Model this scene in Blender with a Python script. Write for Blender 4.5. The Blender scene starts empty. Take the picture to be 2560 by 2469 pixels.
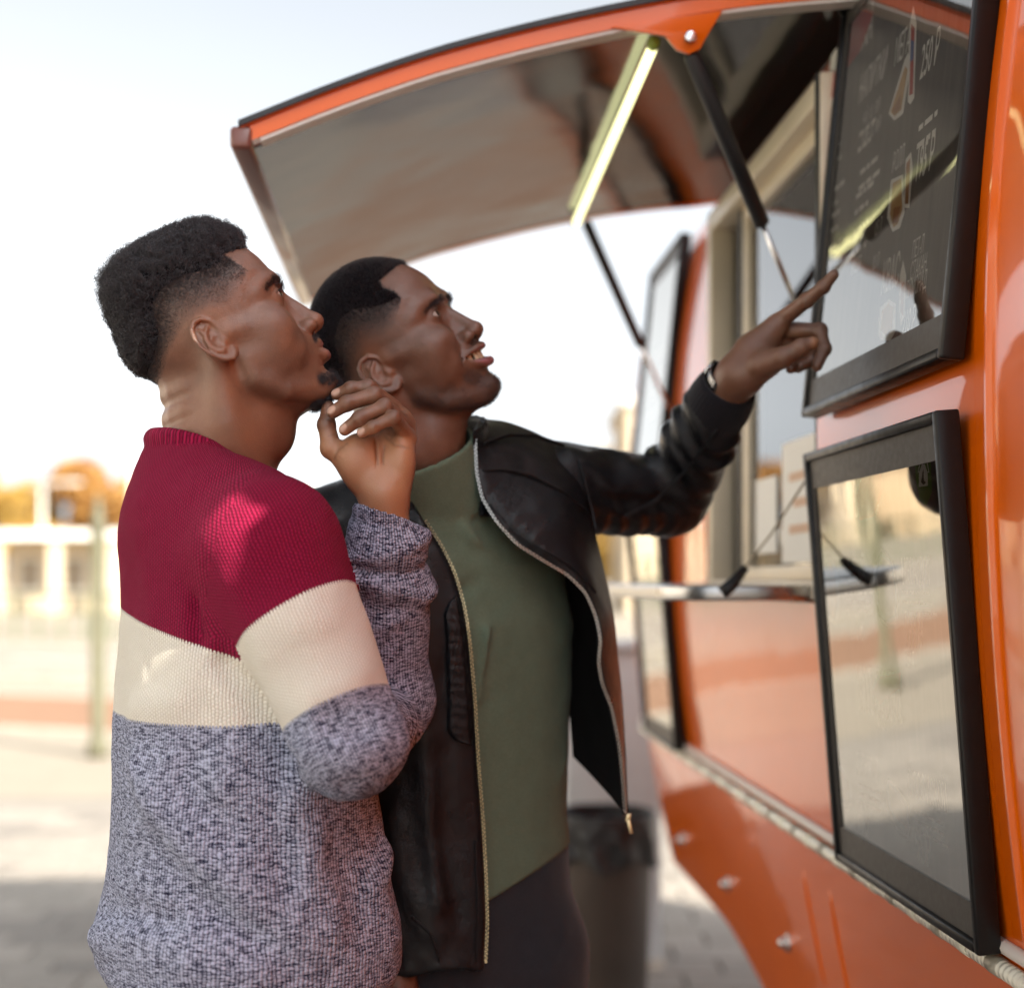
import bpy, bmesh, math, os, random
from concurrent.futures import ThreadPoolExecutor
import numpy as np
from mathutils import Vector, Matrix
rad = math.radians
scene = bpy.context.scene
COL = scene.collection

# ---------------------------------------------------------------- camera, sky, sun, exposure
CAM_H, FPX = 1.42, 3600.0
cam_data = bpy.data.cameras.new('camera')
camera = bpy.data.objects.new('camera', cam_data)
COL.objects.link(camera)
camera.location = (0, 0, CAM_H)
camera.rotation_euler = (rad(90), 0, 0)
cam_data.sensor_width = 36.0
cam_data.lens = FPX / 2560 * 36.0
cam_data.shift_y = 215.5 / 2560
cam_data.clip_start = 0.05
cam_data.clip_end = 2000
cam_data.dof.use_dof = True
cam_data.dof.focus_distance = 1.62
cam_data.dof.aperture_fstop = 2.3
scene.camera = camera

SUN_TO = Vector((1.02, -0.98, 0.97)).normalized()
SUN_EL = math.asin(SUN_TO.z)
SUN_AZ = math.atan2(SUN_TO.x, SUN_TO.y)
world = bpy.data.worlds.new('World')
scene.world = world
world.use_nodes = True
wn, wl = world.node_tree.nodes, world.node_tree.links
wn.clear()
w_out = wn.new('ShaderNodeOutputWorld')
w_bg = wn.new('ShaderNodeBackground')
w_bg.inputs['Strength'].default_value = 0.1
w_sky = wn.new('ShaderNodeTexSky')
w_sky.sky_type = 'NISHITA'
w_sky.sun_disc = False
w_sky.sun_elevation = SUN_EL
w_sky.sun_rotation = SUN_AZ
w_sky.dust_density = 3.4
w_sky.air_density = 1.0
# a thin veil of bright high cloud over the clear sky
w_tc = wn.new('ShaderNodeTexCoord')
w_map = wn.new('ShaderNodeMapping')
w_map.inputs['Scale'].default_value = (1.0, 1.0, 3.2)
w_noise = wn.new('ShaderNodeTexNoise')
w_noise.inputs['Scale'].default_value = 1.7
w_noise.inputs['Detail'].default_value = 5
w_noise.inputs['Roughness'].default_value = 0.5
w_ramp = wn.new('ShaderNodeMapRange')
w_ramp.inputs['From Min'].default_value = 0.3
w_ramp.inputs['From Max'].default_value = 0.7
w_ramp.inputs['To Min'].default_value = 0.88
w_ramp.inputs['To Max'].default_value = 1.0
w_mix = wn.new('ShaderNodeMixRGB')
w_bw = wn.new('ShaderNodeRGBToBW')            # the veil keeps the clear sky's own brightness, without its blue
w_tint = wn.new('ShaderNodeMixRGB')
w_tint.blend_type = 'MULTIPLY'
w_tint.inputs['Fac'].default_value = 1.0
w_tint.inputs['Color2'].default_value = (.64, .668, .695, 1)
wl.new(w_sky.outputs['Color'], w_bw.inputs['Color'])
wl.new(w_bw.outputs['Val'], w_tint.inputs['Color1'])
wl.new(w_tint.outputs['Color'], w_mix.inputs['Color2'])
wl.new(w_tc.outputs['Generated'], w_map.inputs['Vector'])
wl.new(w_map.outputs['Vector'], w_noise.inputs['Vector'])
wl.new(w_noise.outputs['Fac'], w_ramp.inputs['Value'])
wl.new(w_ramp.outputs['Result'], w_mix.inputs['Fac'])
wl.new(w_sky.outputs['Color'], w_mix.inputs['Color1'])
wl.new(w_mix.outputs['Color'], w_bg.inputs['Color'])
wl.new(w_bg.outputs['Background'], w_out.inputs['Surface'])

sun_data = bpy.data.lights.new('sun', 'SUN')
sun_data.energy = 2.1
sun_data.angle = rad(0.5)
sun_data.color = (1.0, 0.91, 0.77)
sun = bpy.data.objects.new('sun', sun_data)
COL.objects.link(sun)
sun.rotation_euler = SUN_TO.to_track_quat('Z', 'Y').to_euler()

vs = scene.view_settings
vs.view_transform = 'Standard'
vs.look = 'None'
vs.gamma = 1.0
vs.use_curve_mapping = False
vs.exposure = 2.6
scene.render.film_transparent = False
scene.cycles.use_denoising = True
scene.cycles.max_bounces = 8
scene.cycles.transparent_max_bounces = 12
scene.cycles.sample_clamp_indirect = 6.0
scene.cycles.caustics_reflective = False
scene.cycles.caustics_refractive = False


def P(px, py, d):
    """World point seen at full-size pixel (px, py) of the picture, d metres ahead."""
    return np.array([(px - 1280.0) / FPX * d, d, CAM_H + (1450.0 - py) / FPX * d])
# ---------------------------------------------------------------- scene helpers
def empty(name, loc=(0, 0, 0), rotz=0.0, parent=None):
    o = bpy.data.objects.new(name, None)
    COL.objects.link(o)
    o.location = loc
    o.rotation_euler = (0, 0, rotz)
    if parent:
        o.parent = parent
    return o


def tag(o, label=None, cat=None, group=None, kind=None):
    if label: o['label'] = label
    if cat: o['category'] = cat
    if group: o['group'] = group
    if kind: o['kind'] = kind
    return o


def link(name, me, material=None, parent=None, smooth=False):
    o = bpy.data.objects.new(name, me)
    COL.objects.link(o)
    if material is not None and not me.materials:
        me.materials.append(material)
    if smooth:
        me.polygons.foreach_set('use_smooth', np.ones(len(me.polygons), dtype=bool))
    if parent:
        o.parent = parent
    return o


class MB:
    """Collects plain shapes, then links them as one mesh object."""
    def __init__(self):
        self.v, self.f = [], []

    def add(self, verts, faces):
        b = len(self.v)
        self.v += [tuple(map(float, p)) for p in verts]
        self.f += [tuple(b + i for i in f) for f in faces]
        return self

    def box(self, lo, hi):
        x0, y0, z0 = lo; x1, y1, z1 = hi
        return self.add([(x0, y0, z0), (x1, y0, z0), (x1, y1, z0), (x0, y1, z0), (x0, y0, z1), (x1, y0, z1), (x1, y1, z1), (x0, y1, z1)],
                        [(0, 3, 2, 1), (4, 5, 6, 7), (0, 1, 5, 4), (1, 2, 6, 5), (2, 3, 7, 6), (3, 0, 4, 7)])

    def obox(self, c, ax, ay, az):
        """box with centre c and three half-axis vectors"""
        c, ax, ay, az = (np.asarray(t, float) for t in (c, ax, ay, az))
        v = [c + sx * ax + sy * ay + sz * az for sz in (-1, 1) for sx, sy in ((-1, -1), (1, -1), (1, 1), (-1, 1))]
        return self.add(v, [(0, 3, 2, 1), (4, 5, 6, 7), (0, 1, 5, 4), (1, 2, 6, 5), (2, 3, 7, 6), (3, 0, 4, 7)])

    def tube(self, pts, r, n=12, caps=True):
        pts = [np.asarray(p, float) for p in pts]
        rr = r if hasattr(r, '__len__') else [r] * len(pts)
        rings = []
        up = None
        for i, p in enumerate(pts):
            t = pts[min(i + 1, len(pts) - 1)] - pts[max(i - 1, 0)]
            t = t / (np.linalg.norm(t) + 1e-12)
            if up is None:
                up = np.array([0, 0, 1.0]) if abs(t[2]) < 0.9 else np.array([1.0, 0, 0])
            s = np.cross(t, up); s /= np.linalg.norm(s) + 1e-12
            u = np.cross(s, t); up = u
            rings.append([p + rr[i] * (math.cos(a) * s + math.sin(a) * u) for a in np.linspace(0, 2 * math.pi, n, endpoint=False)])
        v = [q for ring in rings for q in ring]
        f = []
        for i in range(len(pts) - 1):
            for j in range(n):
                k = (j + 1) % n
                f.append((i * n + j, i * n + k, (i + 1) * n + k, (i + 1) * n + j))
        if caps:
            f.append(tuple(range(n - 1, -1, -1)))
            f.append(tuple((len(pts) - 1) * n + j for j in range(n)))
        return self.add(v, f)

    def grid(self, G, flip=False, closed_u=False):
        """G: array (nu, nv, 3)"""
        nu, nv = G.shape[:2]
        f = []
        for i in range(nu if closed_u else nu - 1):
            for j in range(nv - 1):
                a, b = i * nv + j, ((i + 1) % nu) * nv + j
                q = (a, b, b + 1, a + 1)
                f.append(q[::-1] if flip else q)
        return self.add(G.reshape(-1, 3), f)

    def prism(self, poly, h0, h1, ax=2):
        """poly: list of 2-d points extruded along axis ax between h0 and h1"""
        n = len(poly)
        def pt(p, h):
            q = list(p); q.insert(ax, h); return q
        v = [pt(p, h0) for p in poly] + [pt(p, h1) for p in poly]
        f = [tuple(range(n - 1, -1, -1)), tuple(range(n, 2 * n))]
        f += [(i, (i + 1) % n, n + (i + 1) % n, n + i) for i in range(n)]
        return self.add(v, f)

    def mesh(self, name):
        me = bpy.data.meshes.new(name)
        me.from_pydata(self.v, [], self.f)
        bm = bmesh.new(); bm.from_mesh(me)
        bmesh.ops.recalc_face_normals(bm, faces=bm.faces)
        bm.to_mesh(me); bm.free()
        return me

    def build(self, name, material=None, parent=None, smooth=False, bevel=0.0, seg=2):
        o = link(name, self.mesh(name), material, parent, smooth)
        if bevel > 0:
            m = o.modifiers.new('bevel', 'BEVEL'); m.width = bevel; m.segments = seg; m.limit_method = 'ANGLE'; m.angle_limit = rad(40)
            o.data.polygons.foreach_set('use_smooth', np.ones(len(o.data.polygons), dtype=bool))
            m.harden_normals = False
        return o


# ---------------------------------------------------------------- node materials
class NT:
    def __init__(self, name):
        self.m = bpy.data.materials.new(name)
        self.m.use_nodes = True
        self.t = self.m.node_tree
        self.t.nodes.clear()
        self.out = self.t.nodes.new('ShaderNodeOutputMaterial')
        self.b = self.t.nodes.new('ShaderNodeBsdfPrincipled')
        self.t.links.new(self.b.outputs[0], self.out.inputs['Surface'])

    def n(self, kind, **kw):
        nd = self.t.nodes.new('ShaderNode' + kind)
        for k, v in kw.items():
            if k in nd.inputs: self.put(nd.inputs[k], v)
            else: setattr(nd, k, v)
        return nd

    def put(self, sock, v):
        if isinstance(v, bpy.types.NodeSocket): self.t.links.new(v, sock)
        elif isinstance(v, (tuple, list)) and len(v) == 3 and sock.type == 'RGBA': sock.default_value = (*v, 1)
        else: sock.default_value = v

    def set(self, **kw):
        for k, v in kw.items(): self.put(self.b.inputs[k.replace('_', ' ')], v)
        return self

    def math(self, op, a, b=0.0, c=0.0):
        nd = self.t.nodes.new('ShaderNodeMath'); nd.operation = op
        for i, v in enumerate((a, b, c)): self.put(nd.inputs[i], v)
        return nd.outputs[0]

    def mix(self, fac, a, b, mode='MIX'):
        nd = self.t.nodes.new('ShaderNodeMixRGB'); nd.blend_type = mode
        self.put(nd.inputs[0], fac); self.put(nd.inputs[1], a); self.put(nd.inputs[2], b)
        return nd.outputs[0]

    def attr(self, name, out='Fac'):
        nd = self.t.nodes.new('ShaderNodeAttribute'); nd.attribute_name = name
        return nd.outputs[out]

    def coord(self, out='Object', scale=None):
        c = self.t.nodes.new('ShaderNodeTexCoord').outputs[out]
        if scale is not None:
            mp = self.t.nodes.new('ShaderNodeMapping'); mp.inputs['Scale'].default_value = scale
            self.t.links.new(c, mp.inputs['Vector']); c = mp.outputs[0]
        return c

    def noise(self, vec, scale, detail=3, rough=0.5, out='Fac'):
        nd = self.n('TexNoise', Vector=vec, Scale=scale, Detail=detail, Roughness=rough)
        return nd.outputs[0 if out == 'Fac' else 1]

    def rng(self, v, a, b, c=0.0, d=1.0):
        nd = self.n('MapRange', Value=v)
        for k, x in zip(('From Min', 'From Max', 'To Min', 'To Max'), (a, b, c, d)): self.put(nd.inputs[k], x)
        return nd.outputs[0]

    def bump(self, h, strength=0.3, dist=0.001, normal=None):
        nd = self.n('Bump', Height=h, Strength=strength, Distance=dist)
        if normal is not None: self.put(nd.inputs['Normal'], normal)
        self.t.links.new(nd.outputs[0], self.b.inputs['Normal'])
        return nd.outputs[0]


def plain(name, col, rough=0.5, metal=0.0, var=0.0, vscale=20.0, bump=0.0, bscale=200.0, coat=0.0, spec=0.5):
    """plain surface with a little grain in colour, gloss and relief"""
    t = NT(name)
    t.set(Base_Color=col, Roughness=rough, Metallic=metal)
    t.b.inputs['Specular IOR Level'].default_value = spec
    if coat:
        t.b.inputs['Coat Weight'].default_value = coat
        t.b.inputs['Coat Roughness'].default_value = 0.04
    if var or bump:
        c = t.coord('Object')
    if var:
        nz = t.noise(c, vscale, 5, 0.6)
        f = t.rng(nz, 0.3, 0.7, 1 - var, 1 + var)
        hs = t.n('HueSaturation', Color=col, Value=f)
        t.set(Base_Color=hs.outputs[0])
        t.set(Roughness=t.rng(nz, 0.3, 0.7, max(rough - 0.06, 0.02), min(rough + 0.08, 1)))
    if bump:
        t.bump(t.noise(c, bscale, 3), bump, 0.002)
    return t.m


# ---------------------------------------------------------------- signed distance modelling
POOL = ThreadPoolExecutor(max(2, os.cpu_count() or 4))


def smin(a, b, k):
    h = np.clip(0.5 + 0.5 * (b - a) / k, 0, 1)
    return b + (a - b) * h - k * h * (1 - h)


def smax(a, b, k):
    return -smin(-a, -b, k)


def ell(p, c, r, R=None):
    q = p - np.asarray(c, float)
    if R is not None: q = q @ R
    r = np.asarray(r, float)
    a = np.sqrt(((q / r) ** 2).sum(1)) + 1e-9
    b = np.sqrt(((q / r ** 2) ** 2).sum(1)) + 1e-9
    return a * (a - 1) / b


def cone(p, a, b, ra, rb):
    """round cone"""
    a = np.asarray(a, float); b = np.asarray(b, float)
    ba = b - a
    t = np.clip(((p - a) @ ba) / (ba @ ba + 1e-12), 0, 1)
    return np.linalg.norm(p - a - t[:, None] * ba, axis=1) - (ra + (rb - ra) * t)


def chain(p, pts, rs, k=None):
    d = None
    for i in range(len(pts) - 1):
        e = cone(p, pts[i], pts[i + 1], rs[i], rs[i + 1])
        d = e if d is None else (np.minimum(d, e) if k is None else smin(d, e, k))
    return d


def rbox(p, c, half, r, R=None):
    q = p - np.asarray(c, float)
    if R is not None: q = q @ R
    q = np.abs(q) - (np.asarray(half, float) - r)
    return np.linalg.norm(np.maximum(q, 0), axis=1) + np.minimum(q.max(1), 0) - r


def vnoise(p, scale, seed=0):
    """smooth value noise, about -1..1"""
    q = p * scale
    i = np.floor(q).astype(np.int64); f = q - i
    f = f * f * (3 - 2 * f)
    def hsh(a, b, c):
        n = (a * 73856093) ^ (b * 19349663) ^ (c * 83492791) ^ (seed * 2654435761)
        n = (n ^ (n >> 13)) * 1274126177 & 0x7fffffff
        return (n % 65536) / 32768.0 - 1
    out = 0
    for dx in (0, 1):
        for dy in (0, 1):
            for dz in (0, 1):
                w = (f[:, 0] if dx else 1 - f[:, 0]) * (f[:, 1] if dy else 1 - f[:, 1]) * (f[:, 2] if dz else 1 - f[:, 2])
                out = out + w * hsh(i[:, 0] + dx, i[:, 1] + dy, i[:, 2] + dz)
    return out


def polygonize(f, lo, hi, h, band=2.0):
    """surface nets over a narrow band of the field f; returns vertices and quads"""
    lo = np.asarray(lo, float); hi = np.asarray(hi, float)
    B = 4; H = h * B
    nc = np.ceil((hi - lo) / H).astype(int) + 1
    gc = np.stack(np.meshgrid(*[np.arange(n) for n in nc], indexing='ij'), -1)
    gp = lo + (gc.reshape(-1, 3) + 0.5) * H
    Fc = np.concatenate(list(POOL.map(f, np.array_split(gp, max(1, len(gp) // 20000))))).reshape(nc)
    act = np.abs(Fc) < H * band
    for ax in range(3):
        for s in (1, -1):
            r = np.roll(Fc, s, ax)
            act |= (np.sign(r) != np.sign(Fc))
    nf = nc * B
    F = np.repeat(np.repeat(np.repeat(Fc, B, 0), B, 1), B, 2).astype(np.float32)
    ca = np.argwhere(act)
    off = np.stack(np.meshgrid(*[np.arange(B)] * 3, indexing='ij'), -1).reshape(-1, 3)
    step = 400
    def work(s):
        idx = (ca[s:s + step, None, :] * B + off[None]).reshape(-1, 3)
        F[idx[:, 0], idx[:, 1], idx[:, 2]] = f(lo + idx * h)
    list(POOL.map(work, range(0, len(ca), step)))
    S = F < 0
    cnt = np.zeros(nf - 1, np.int8)
    for dx in (0, 1):
        for dy in (0, 1):
            for dz in (0, 1):
                cnt += S[dx:nf[0] - 1 + dx, dy:nf[1] - 1 + dy, dz:nf[2] - 1 + dz]
    cells = np.argwhere((cnt > 0) & (cnt < 8))
    vid = -np.ones(nf - 1, np.int32)
    vid[cells[:, 0], cells[:, 1], cells[:, 2]] = np.arange(len(cells))
    corners = np.array([(dx, dy, dz) for dx in (0, 1) for dy in (0, 1) for dz in (0, 1)])
    val = np.stack([F[cells[:, 0] + c[0], cells[:, 1] + c[1], cells[:, 2] + c[2]] for c in corners], 1)
    acc = np.zeros((len(cells), 3)); num = np.zeros(len(cells))
    for i in range(8):
        for j in range(i + 1, 8):
            if np.abs(corners[i] - corners[j]).sum() != 1: continue
            a, b = val[:, i], val[:, j]
            m = (a < 0) != (b < 0)
            t = np.where(m, a / np.where(m, a - b, 1), 0)
            acc += np.where(m[:, None], corners[i] + t[:, None] * (corners[j] - corners[i]), 0)
            num += m
    V = lo + (cells + acc / num[:, None]) * h
    quads = []
    for ax in range(3):
        u, v = (ax + 1) % 3, (ax + 2) % 3
        sl0 = [slice(1, n - 1) for n in nf]; sl1 = [slice(1, n - 1) for n in nf]
        sl0[ax] = slice(0, nf[ax] - 1); sl1[ax] = slice(1, nf[ax])
        s0, s1 = S[tuple(sl0)], S[tuple(sl1)]
        e = np.argwhere(s0 != s1)
        if not len(e): continue
        flip = s1[e[:, 0], e[:, 1], e[:, 2]]
        base = e.copy()
        for k in range(3):
            if k != ax: base[:, k] += 1
        def cid(du, dv):
            c = base.copy(); c[:, u] -= du; c[:, v] -= dv
            return vid[c[:, 0], c[:, 1], c[:, 2]]
        q = np.stack([cid(0, 0), cid(1, 0), cid(1, 1), cid(0, 1)], 1)
        q[flip] = q[flip][:, ::-1]
        quads.append(q)
    Q = np.concatenate(quads)
    Q = Q[(Q >= 0).all(1)]
    return V, Q


def relax(V, Q, n=1, lam=0.5):
    E = np.concatenate([Q[:, [0, 1]], Q[:, [1, 2]], Q[:, [2, 3]], Q[:, [3, 0]]])
    for _ in range(n):
        s = np.zeros_like(V); c = np.zeros(len(V))
        for k in range(3):
            s[:, k] = np.bincount(E[:, 0], V[E[:, 1], k], len(V)) + np.bincount(E[:, 1], V[E[:, 0], k], len(V))
        c = np.bincount(E[:, 0], minlength=len(V)) + np.bincount(E[:, 1], minlength=len(V))
        V = V + lam * (s / np.maximum(c, 1)[:, None] - V)
    return V


def np_mesh(name, V, Q, attrs=None, colors=None, corner=None):
    me = bpy.data.meshes.new(name)
    nv, nq = len(V), len(Q)
    k = Q.shape[1]
    me.vertices.add(nv); me.vertices.foreach_set('co', np.ascontiguousarray(V, np.float32).ravel())
    me.loops.add(nq * k); me.loops.foreach_set('vertex_index', np.ascontiguousarray(Q, np.int32).ravel())
    me.polygons.add(nq)
    me.polygons.foreach_set('loop_start', np.arange(0, nq * k, k, dtype=np.int32))
    me.polygons.foreach_set('loop_total', np.full(nq, k, dtype=np.int32))
    me.polygons.foreach_set('use_smooth', np.ones(nq, dtype=bool))
    me.update(calc_edges=True)
    for an, av in (attrs or {}).items():
        a = me.attributes.new(an, 'FLOAT', 'POINT')
        a.data.foreach_set('value', np.ascontiguousarray(av, np.float32))
    for an, av in (corner or {}).items():
        a = me.attributes.new(an, 'FLOAT', 'CORNER')
        a.data.foreach_set('value', np.ascontiguousarray(av, np.float32).ravel())
    for an, av in (colors or {}).items():
        a = me.attributes.new(an, 'FLOAT_COLOR', 'POINT')
        rgba = np.ones((nv, 4), np.float32); rgba[:, :3] = av
        a.data.foreach_set('color', rgba.ravel())
    return me


def quad_join(parts):
    """join (V, Q) lists"""
    Vs, Qs, b = [], [], 0
    for V, Q in parts:
        Vs.append(V); Qs.append(Q + b); b += len(V)
    return np.concatenate(Vs), np.concatenate(Qs)


def sstep(x, a, b):
    t = np.clip((x - a) / (b - a), 0, 1)
    return t * t * (3 - 2 * t)


def vertex_normals(V, Q):
    n = np.cross(V[Q[:, 2]] - V[Q[:, 0]], V[Q[:, 3 % Q.shape[1]]] - V[Q[:, 1]])
    out = np.zeros_like(V)
    for k in range(Q.shape[1]):
        for c in range(3):
            out[:, c] += np.bincount(Q[:, k], n[:, c], len(V))
    return out / (np.linalg.norm(out, axis=1)[:, None] + 1e-12)


def rot_from(fwd_yaw, pitch, roll=0.0):
    """columns: forward, left, up of a head that looks along +x, turned by yaw, pitched up"""
    cy, sy = math.cos(fwd_yaw), math.sin(fwd_yaw)
    cp, sp = math.cos(pitch), math.sin(pitch)
    cr, sr = math.cos(roll), math.sin(roll)
    Rz = np.array([[cy, -sy, 0], [sy, cy, 0], [0, 0, 1.0]])
    Ry = np.array([[cp, 0, -sp], [0, 1, 0], [sp, 0, cp]])
    Rx = np.array([[1, 0, 0], [0, cr, -sr], [0, sr, cr]])
    return Rz @ Ry @ Rx
# ---------------------------------------------------------------- setting: ground, road, background
def ground_mat(name, col, dark, scale=6.0, rough=0.85):
    t = NT(name)
    c = t.coord('Object')
    n1, n2 = t.noise(c, scale, 6, 0.65), t.noise(c, scale * 40, 3, 0.6)
    f = t.math('ADD', t.math('MULTIPLY', n1, .7), t.math('MULTIPLY', n2, .3))
    t.set(Base_Color=t.mix(t.rng(f, .35, .65), dark, col), Roughness=rough)
    t.bump(n2, .4, .004)
    return t.m


PAVE = ground_mat('pale_paving', (.285, .25, .20), (.235, .205, .165), 2.0)
ASPH = ground_mat('worn_asphalt', (.30, .265, .22), (.23, .20, .17), 1.2)
LANE = ground_mat('red_brown_lane', (.26, .145, .085), (.20, .11, .065), 1.5)
KERB = ground_mat('kerb_stone', (.46, .42, .36), (.36, .33, .28), 3.0)
MARK = plain('road_paint', (.75, .73, .68), .7, 0, .1, 4)
PAVER = [ground_mat('paver_' + n, c, tuple(.8 * v for v in c), 9.0) for n, c in (('grey', (.27, .245, .215)), ('light', (.31, .28, .245)), ('dark', (.215, .195, .175)))]


def flat(name, poly, z, m):
    mb = MB(); mb.add([(x, y, z) for x, y in poly], [tuple(range(len(poly)))])
    o = mb.build(name, m); tag(o, kind='structure'); return o


flat('ground', [(-400, -250), (400, -250), (400, 700), (-400, 700)], -.004, PAVE)
# street on the far side runs slightly askew
def street(y0, y1, k=-.42):   # strip between two lines y = y0 + k x
    return [(-200, y0 - k * 200), (200, y0 + k * 200), (200, y1 + k * 200), (-200, y1 - k * 200)]
flat('road', street(17.5, 27), .004, ASPH)
flat('cycle_lane', street(11.8, 15.2), .004, LANE)
for nm, a in (('kerb', 15.2), ('kerb', 17.35), ('kerb', 11.6), ('kerb', 27.0)):
    p = street(a, a + .16)
    mb = MB(); mb.prism(p, -.02, .11 if a > 16 else .03); o = mb.build(nm, KERB); tag(o, kind='structure')
for i in range(14):
    x0 = -34 + i * 5.0
    p = [(x0, 22 - .42 * x0), (x0 + 2.6, 22 - .42 * (x0 + 2.6)), (x0 + 2.6, 22.2 - .42 * (x0 + 2.6)), (x0, 22.2 - .42 * x0)]
    flat('road_marking', p, .009, MARK)

# grey pavers around the truck
base = empty('pavement'); tag(base, kind='structure')
joint = MB(); joint.add([(-9, -7, .003), (4.5, -7, .003), (4.5, 9.4, .003), (-9, 9.4, .003)], [(0, 1, 2, 3)])
joint.build('joint_sand', ground_mat('joint_sand', (.22, .20, .175), (.17, .155, .135), 20.0), base)
pv = []
for m_ in PAVER:
    mb = MB(); mb.box((-.146, -.096, 0), (.146, .096, .024))
    me = mb.mesh('paver'); me.materials.append(m_)
    bm = bmesh.new(); bm.from_mesh(me); bmesh.ops.bevel(bm, geom=[e for e in bm.edges if all(v.co.z > .02 for v in e.verts)], offset=.006, segments=1, affect='EDGES'); bm.to_mesh(me); bm.free()
    pv.append(me)
rnd = random.Random(4)
far_pavers = MB()
for j in range(-30, 47):
    for i in range(-30, 16):
        x = (i + (.5 if j % 2 else 0)) * .30; y = j * .20
        inl = 4.9 < y < 8.8 and -.40 * y - .1 < x < -.235 * y
        inr = 4.7 < y < 8.8 and .085 * y < x < .175 * y
        me = pv[rnd.choice((0, 0, 1, 2, 0, 1))]
        if inl or inr:
            o = bpy.data.objects.new('paver', me); COL.objects.link(o); o.parent = base
            o.location = (x, y, .003 + rnd.uniform(0, .004))
        elif -8.6 < x < 4.2 and -6.5 < y < 9.2:
            far_pavers.box((x - .146, y - .096, .001), (x + .146, y + .096, .027))
fp = far_pavers.build('paver_field', PAVER[0], base); fp['kind'] = 'stuff'

# --- background
def leaf_crown(name, c, rx, rz, n, m_, parent, seed, size=.16):
    rng = np.random.default_rng(seed)
    lobes = [(rng.normal(0, .45, 3) * [rx, rx, rz], rng.uniform(.35, .6)) for _ in range(9)]
    V, F = [], []
    pts = []
    while len(pts) < n:
        o, s = lobes[rng.integers(len(lobes))]
        q = rng.normal(0, 1, 3); q /= np.linalg.norm(q)
        pts.append(o + q * s * rng.random() ** .35 * np.array([rx, rx, rz]))
    pts = np.array(pts) + c
    u = rng.normal(0, 1, (n, 3)); u /= np.linalg.norm(u, axis=1)[:, None]
    w = np.cross(u, rng.normal(0, 1, (n, 3))); w /= np.linalg.norm(w, axis=1)[:, None]
    s = size * rng.uniform(.6, 1.3, (n, 1))
    Vv = np.stack([pts - u * s, pts + w * s * .5, pts + u * s, pts - w * s * .5], 1).reshape(-1, 3)
    Q = np.arange(4 * n).reshape(-1, 4)
    me = np_mesh(name, Vv, Q); me.polygons.foreach_set('use_smooth', np.zeros(n, bool))
    return link(name, me, m_, parent)


def leaf_mat(name, a, b):
    t = NT(name)
    c = t.coord('Object')
    t.set(Base_Color=t.mix(t.rng(t.noise(c, 1.2, 4), .35, .65), a, b), Roughness=.8)
    t.b.inputs['Transmission Weight'].default_value = 0.0
    return t.m


LEAFY = leaf_mat('autumn_leaf', (.34, .19, .035), (.52, .34, .08))
LEAFO = leaf_mat('rust_leaf', (.30, .13, .03), (.44, .24, .06))
LEAFG = leaf_mat('olive_leaf', (.12, .11, .03), (.24, .20, .06))
BARK = plain('bark', (.10, .075, .05), .9, 0, .3, 8)
trees = [(-34, 84, 6.6, 'tall golden autumn tree at the picture edge', LEAFY), (-29.5, 88, 5.6, 'golden autumn tree behind the left end of the cream pavilion', LEAFY), (-25.5, 90, 5.2, 'rust coloured tree behind the middle of the cream pavilion', LEAFO),
         (-21.4, 92, 5.0, 'yellow autumn tree behind the right end of the cream pavilion', LEAFY), (8, 95, 6.0, 'golden tree far behind the food truck end', LEAFY), (-16.5, 96, 4.8, 'pale yellow tree close behind the curly haired man', LEAFY), (-40, 70, 5.5, 'rust tree beyond the street, farthest along the road', LEAFO), (-7, 104, 5.0, 'rust tree hidden mostly behind the leather jacket', LEAFO), (1, 108, 5.4, 'golden tree behind the leather jacket shoulder', LEAFY), (19, 102, 6.2, 'tall yellow tree beyond the apartment block', LEAFY)]
for i, (x, y, h, lb, m_) in enumerate(trees):
    h *= 1.45
    t = empty('autumn_tree', (x, y, 0)); tag(t, lb, 'tree', 'autumn trees beyond the street')
    k = MB(); k.tube([(0, 0, 0), (.1, 0, h * .35), (.05, .1, h * .8)], [.22, .16, .05], 8)
    for a in range(5): k.tube([(.08, 0, h * (.34 + .06 * a)), (math.cos(a * 1.3) * 1.1, math.sin(a * 1.3) * 1.1, h * (.55 + .07 * a))], [.07, .02], 6)
    k.build('trunk', BARK, t, True)
    leaf_crown('crown', (0, 0, h * .62), 3.6, h * .42, 9000, m_, t, 20 + i, .22)

WHITEW = plain('white_render', (.78, .75, .69), .8, 0, .06, 1)
TANW = plain('tan_render', (.52, .40, .26), .85, 0, .1, 1)
DARKG = plain('window_dark', (.30, .25, .19), .3)
BEIGEW = plain('beige_render', (.62, .51, .36), .85, 0, .08, .6)
ROOFM = plain('brown_roof', (.28, .16, .10), .8, 0, .15, 2)


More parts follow.
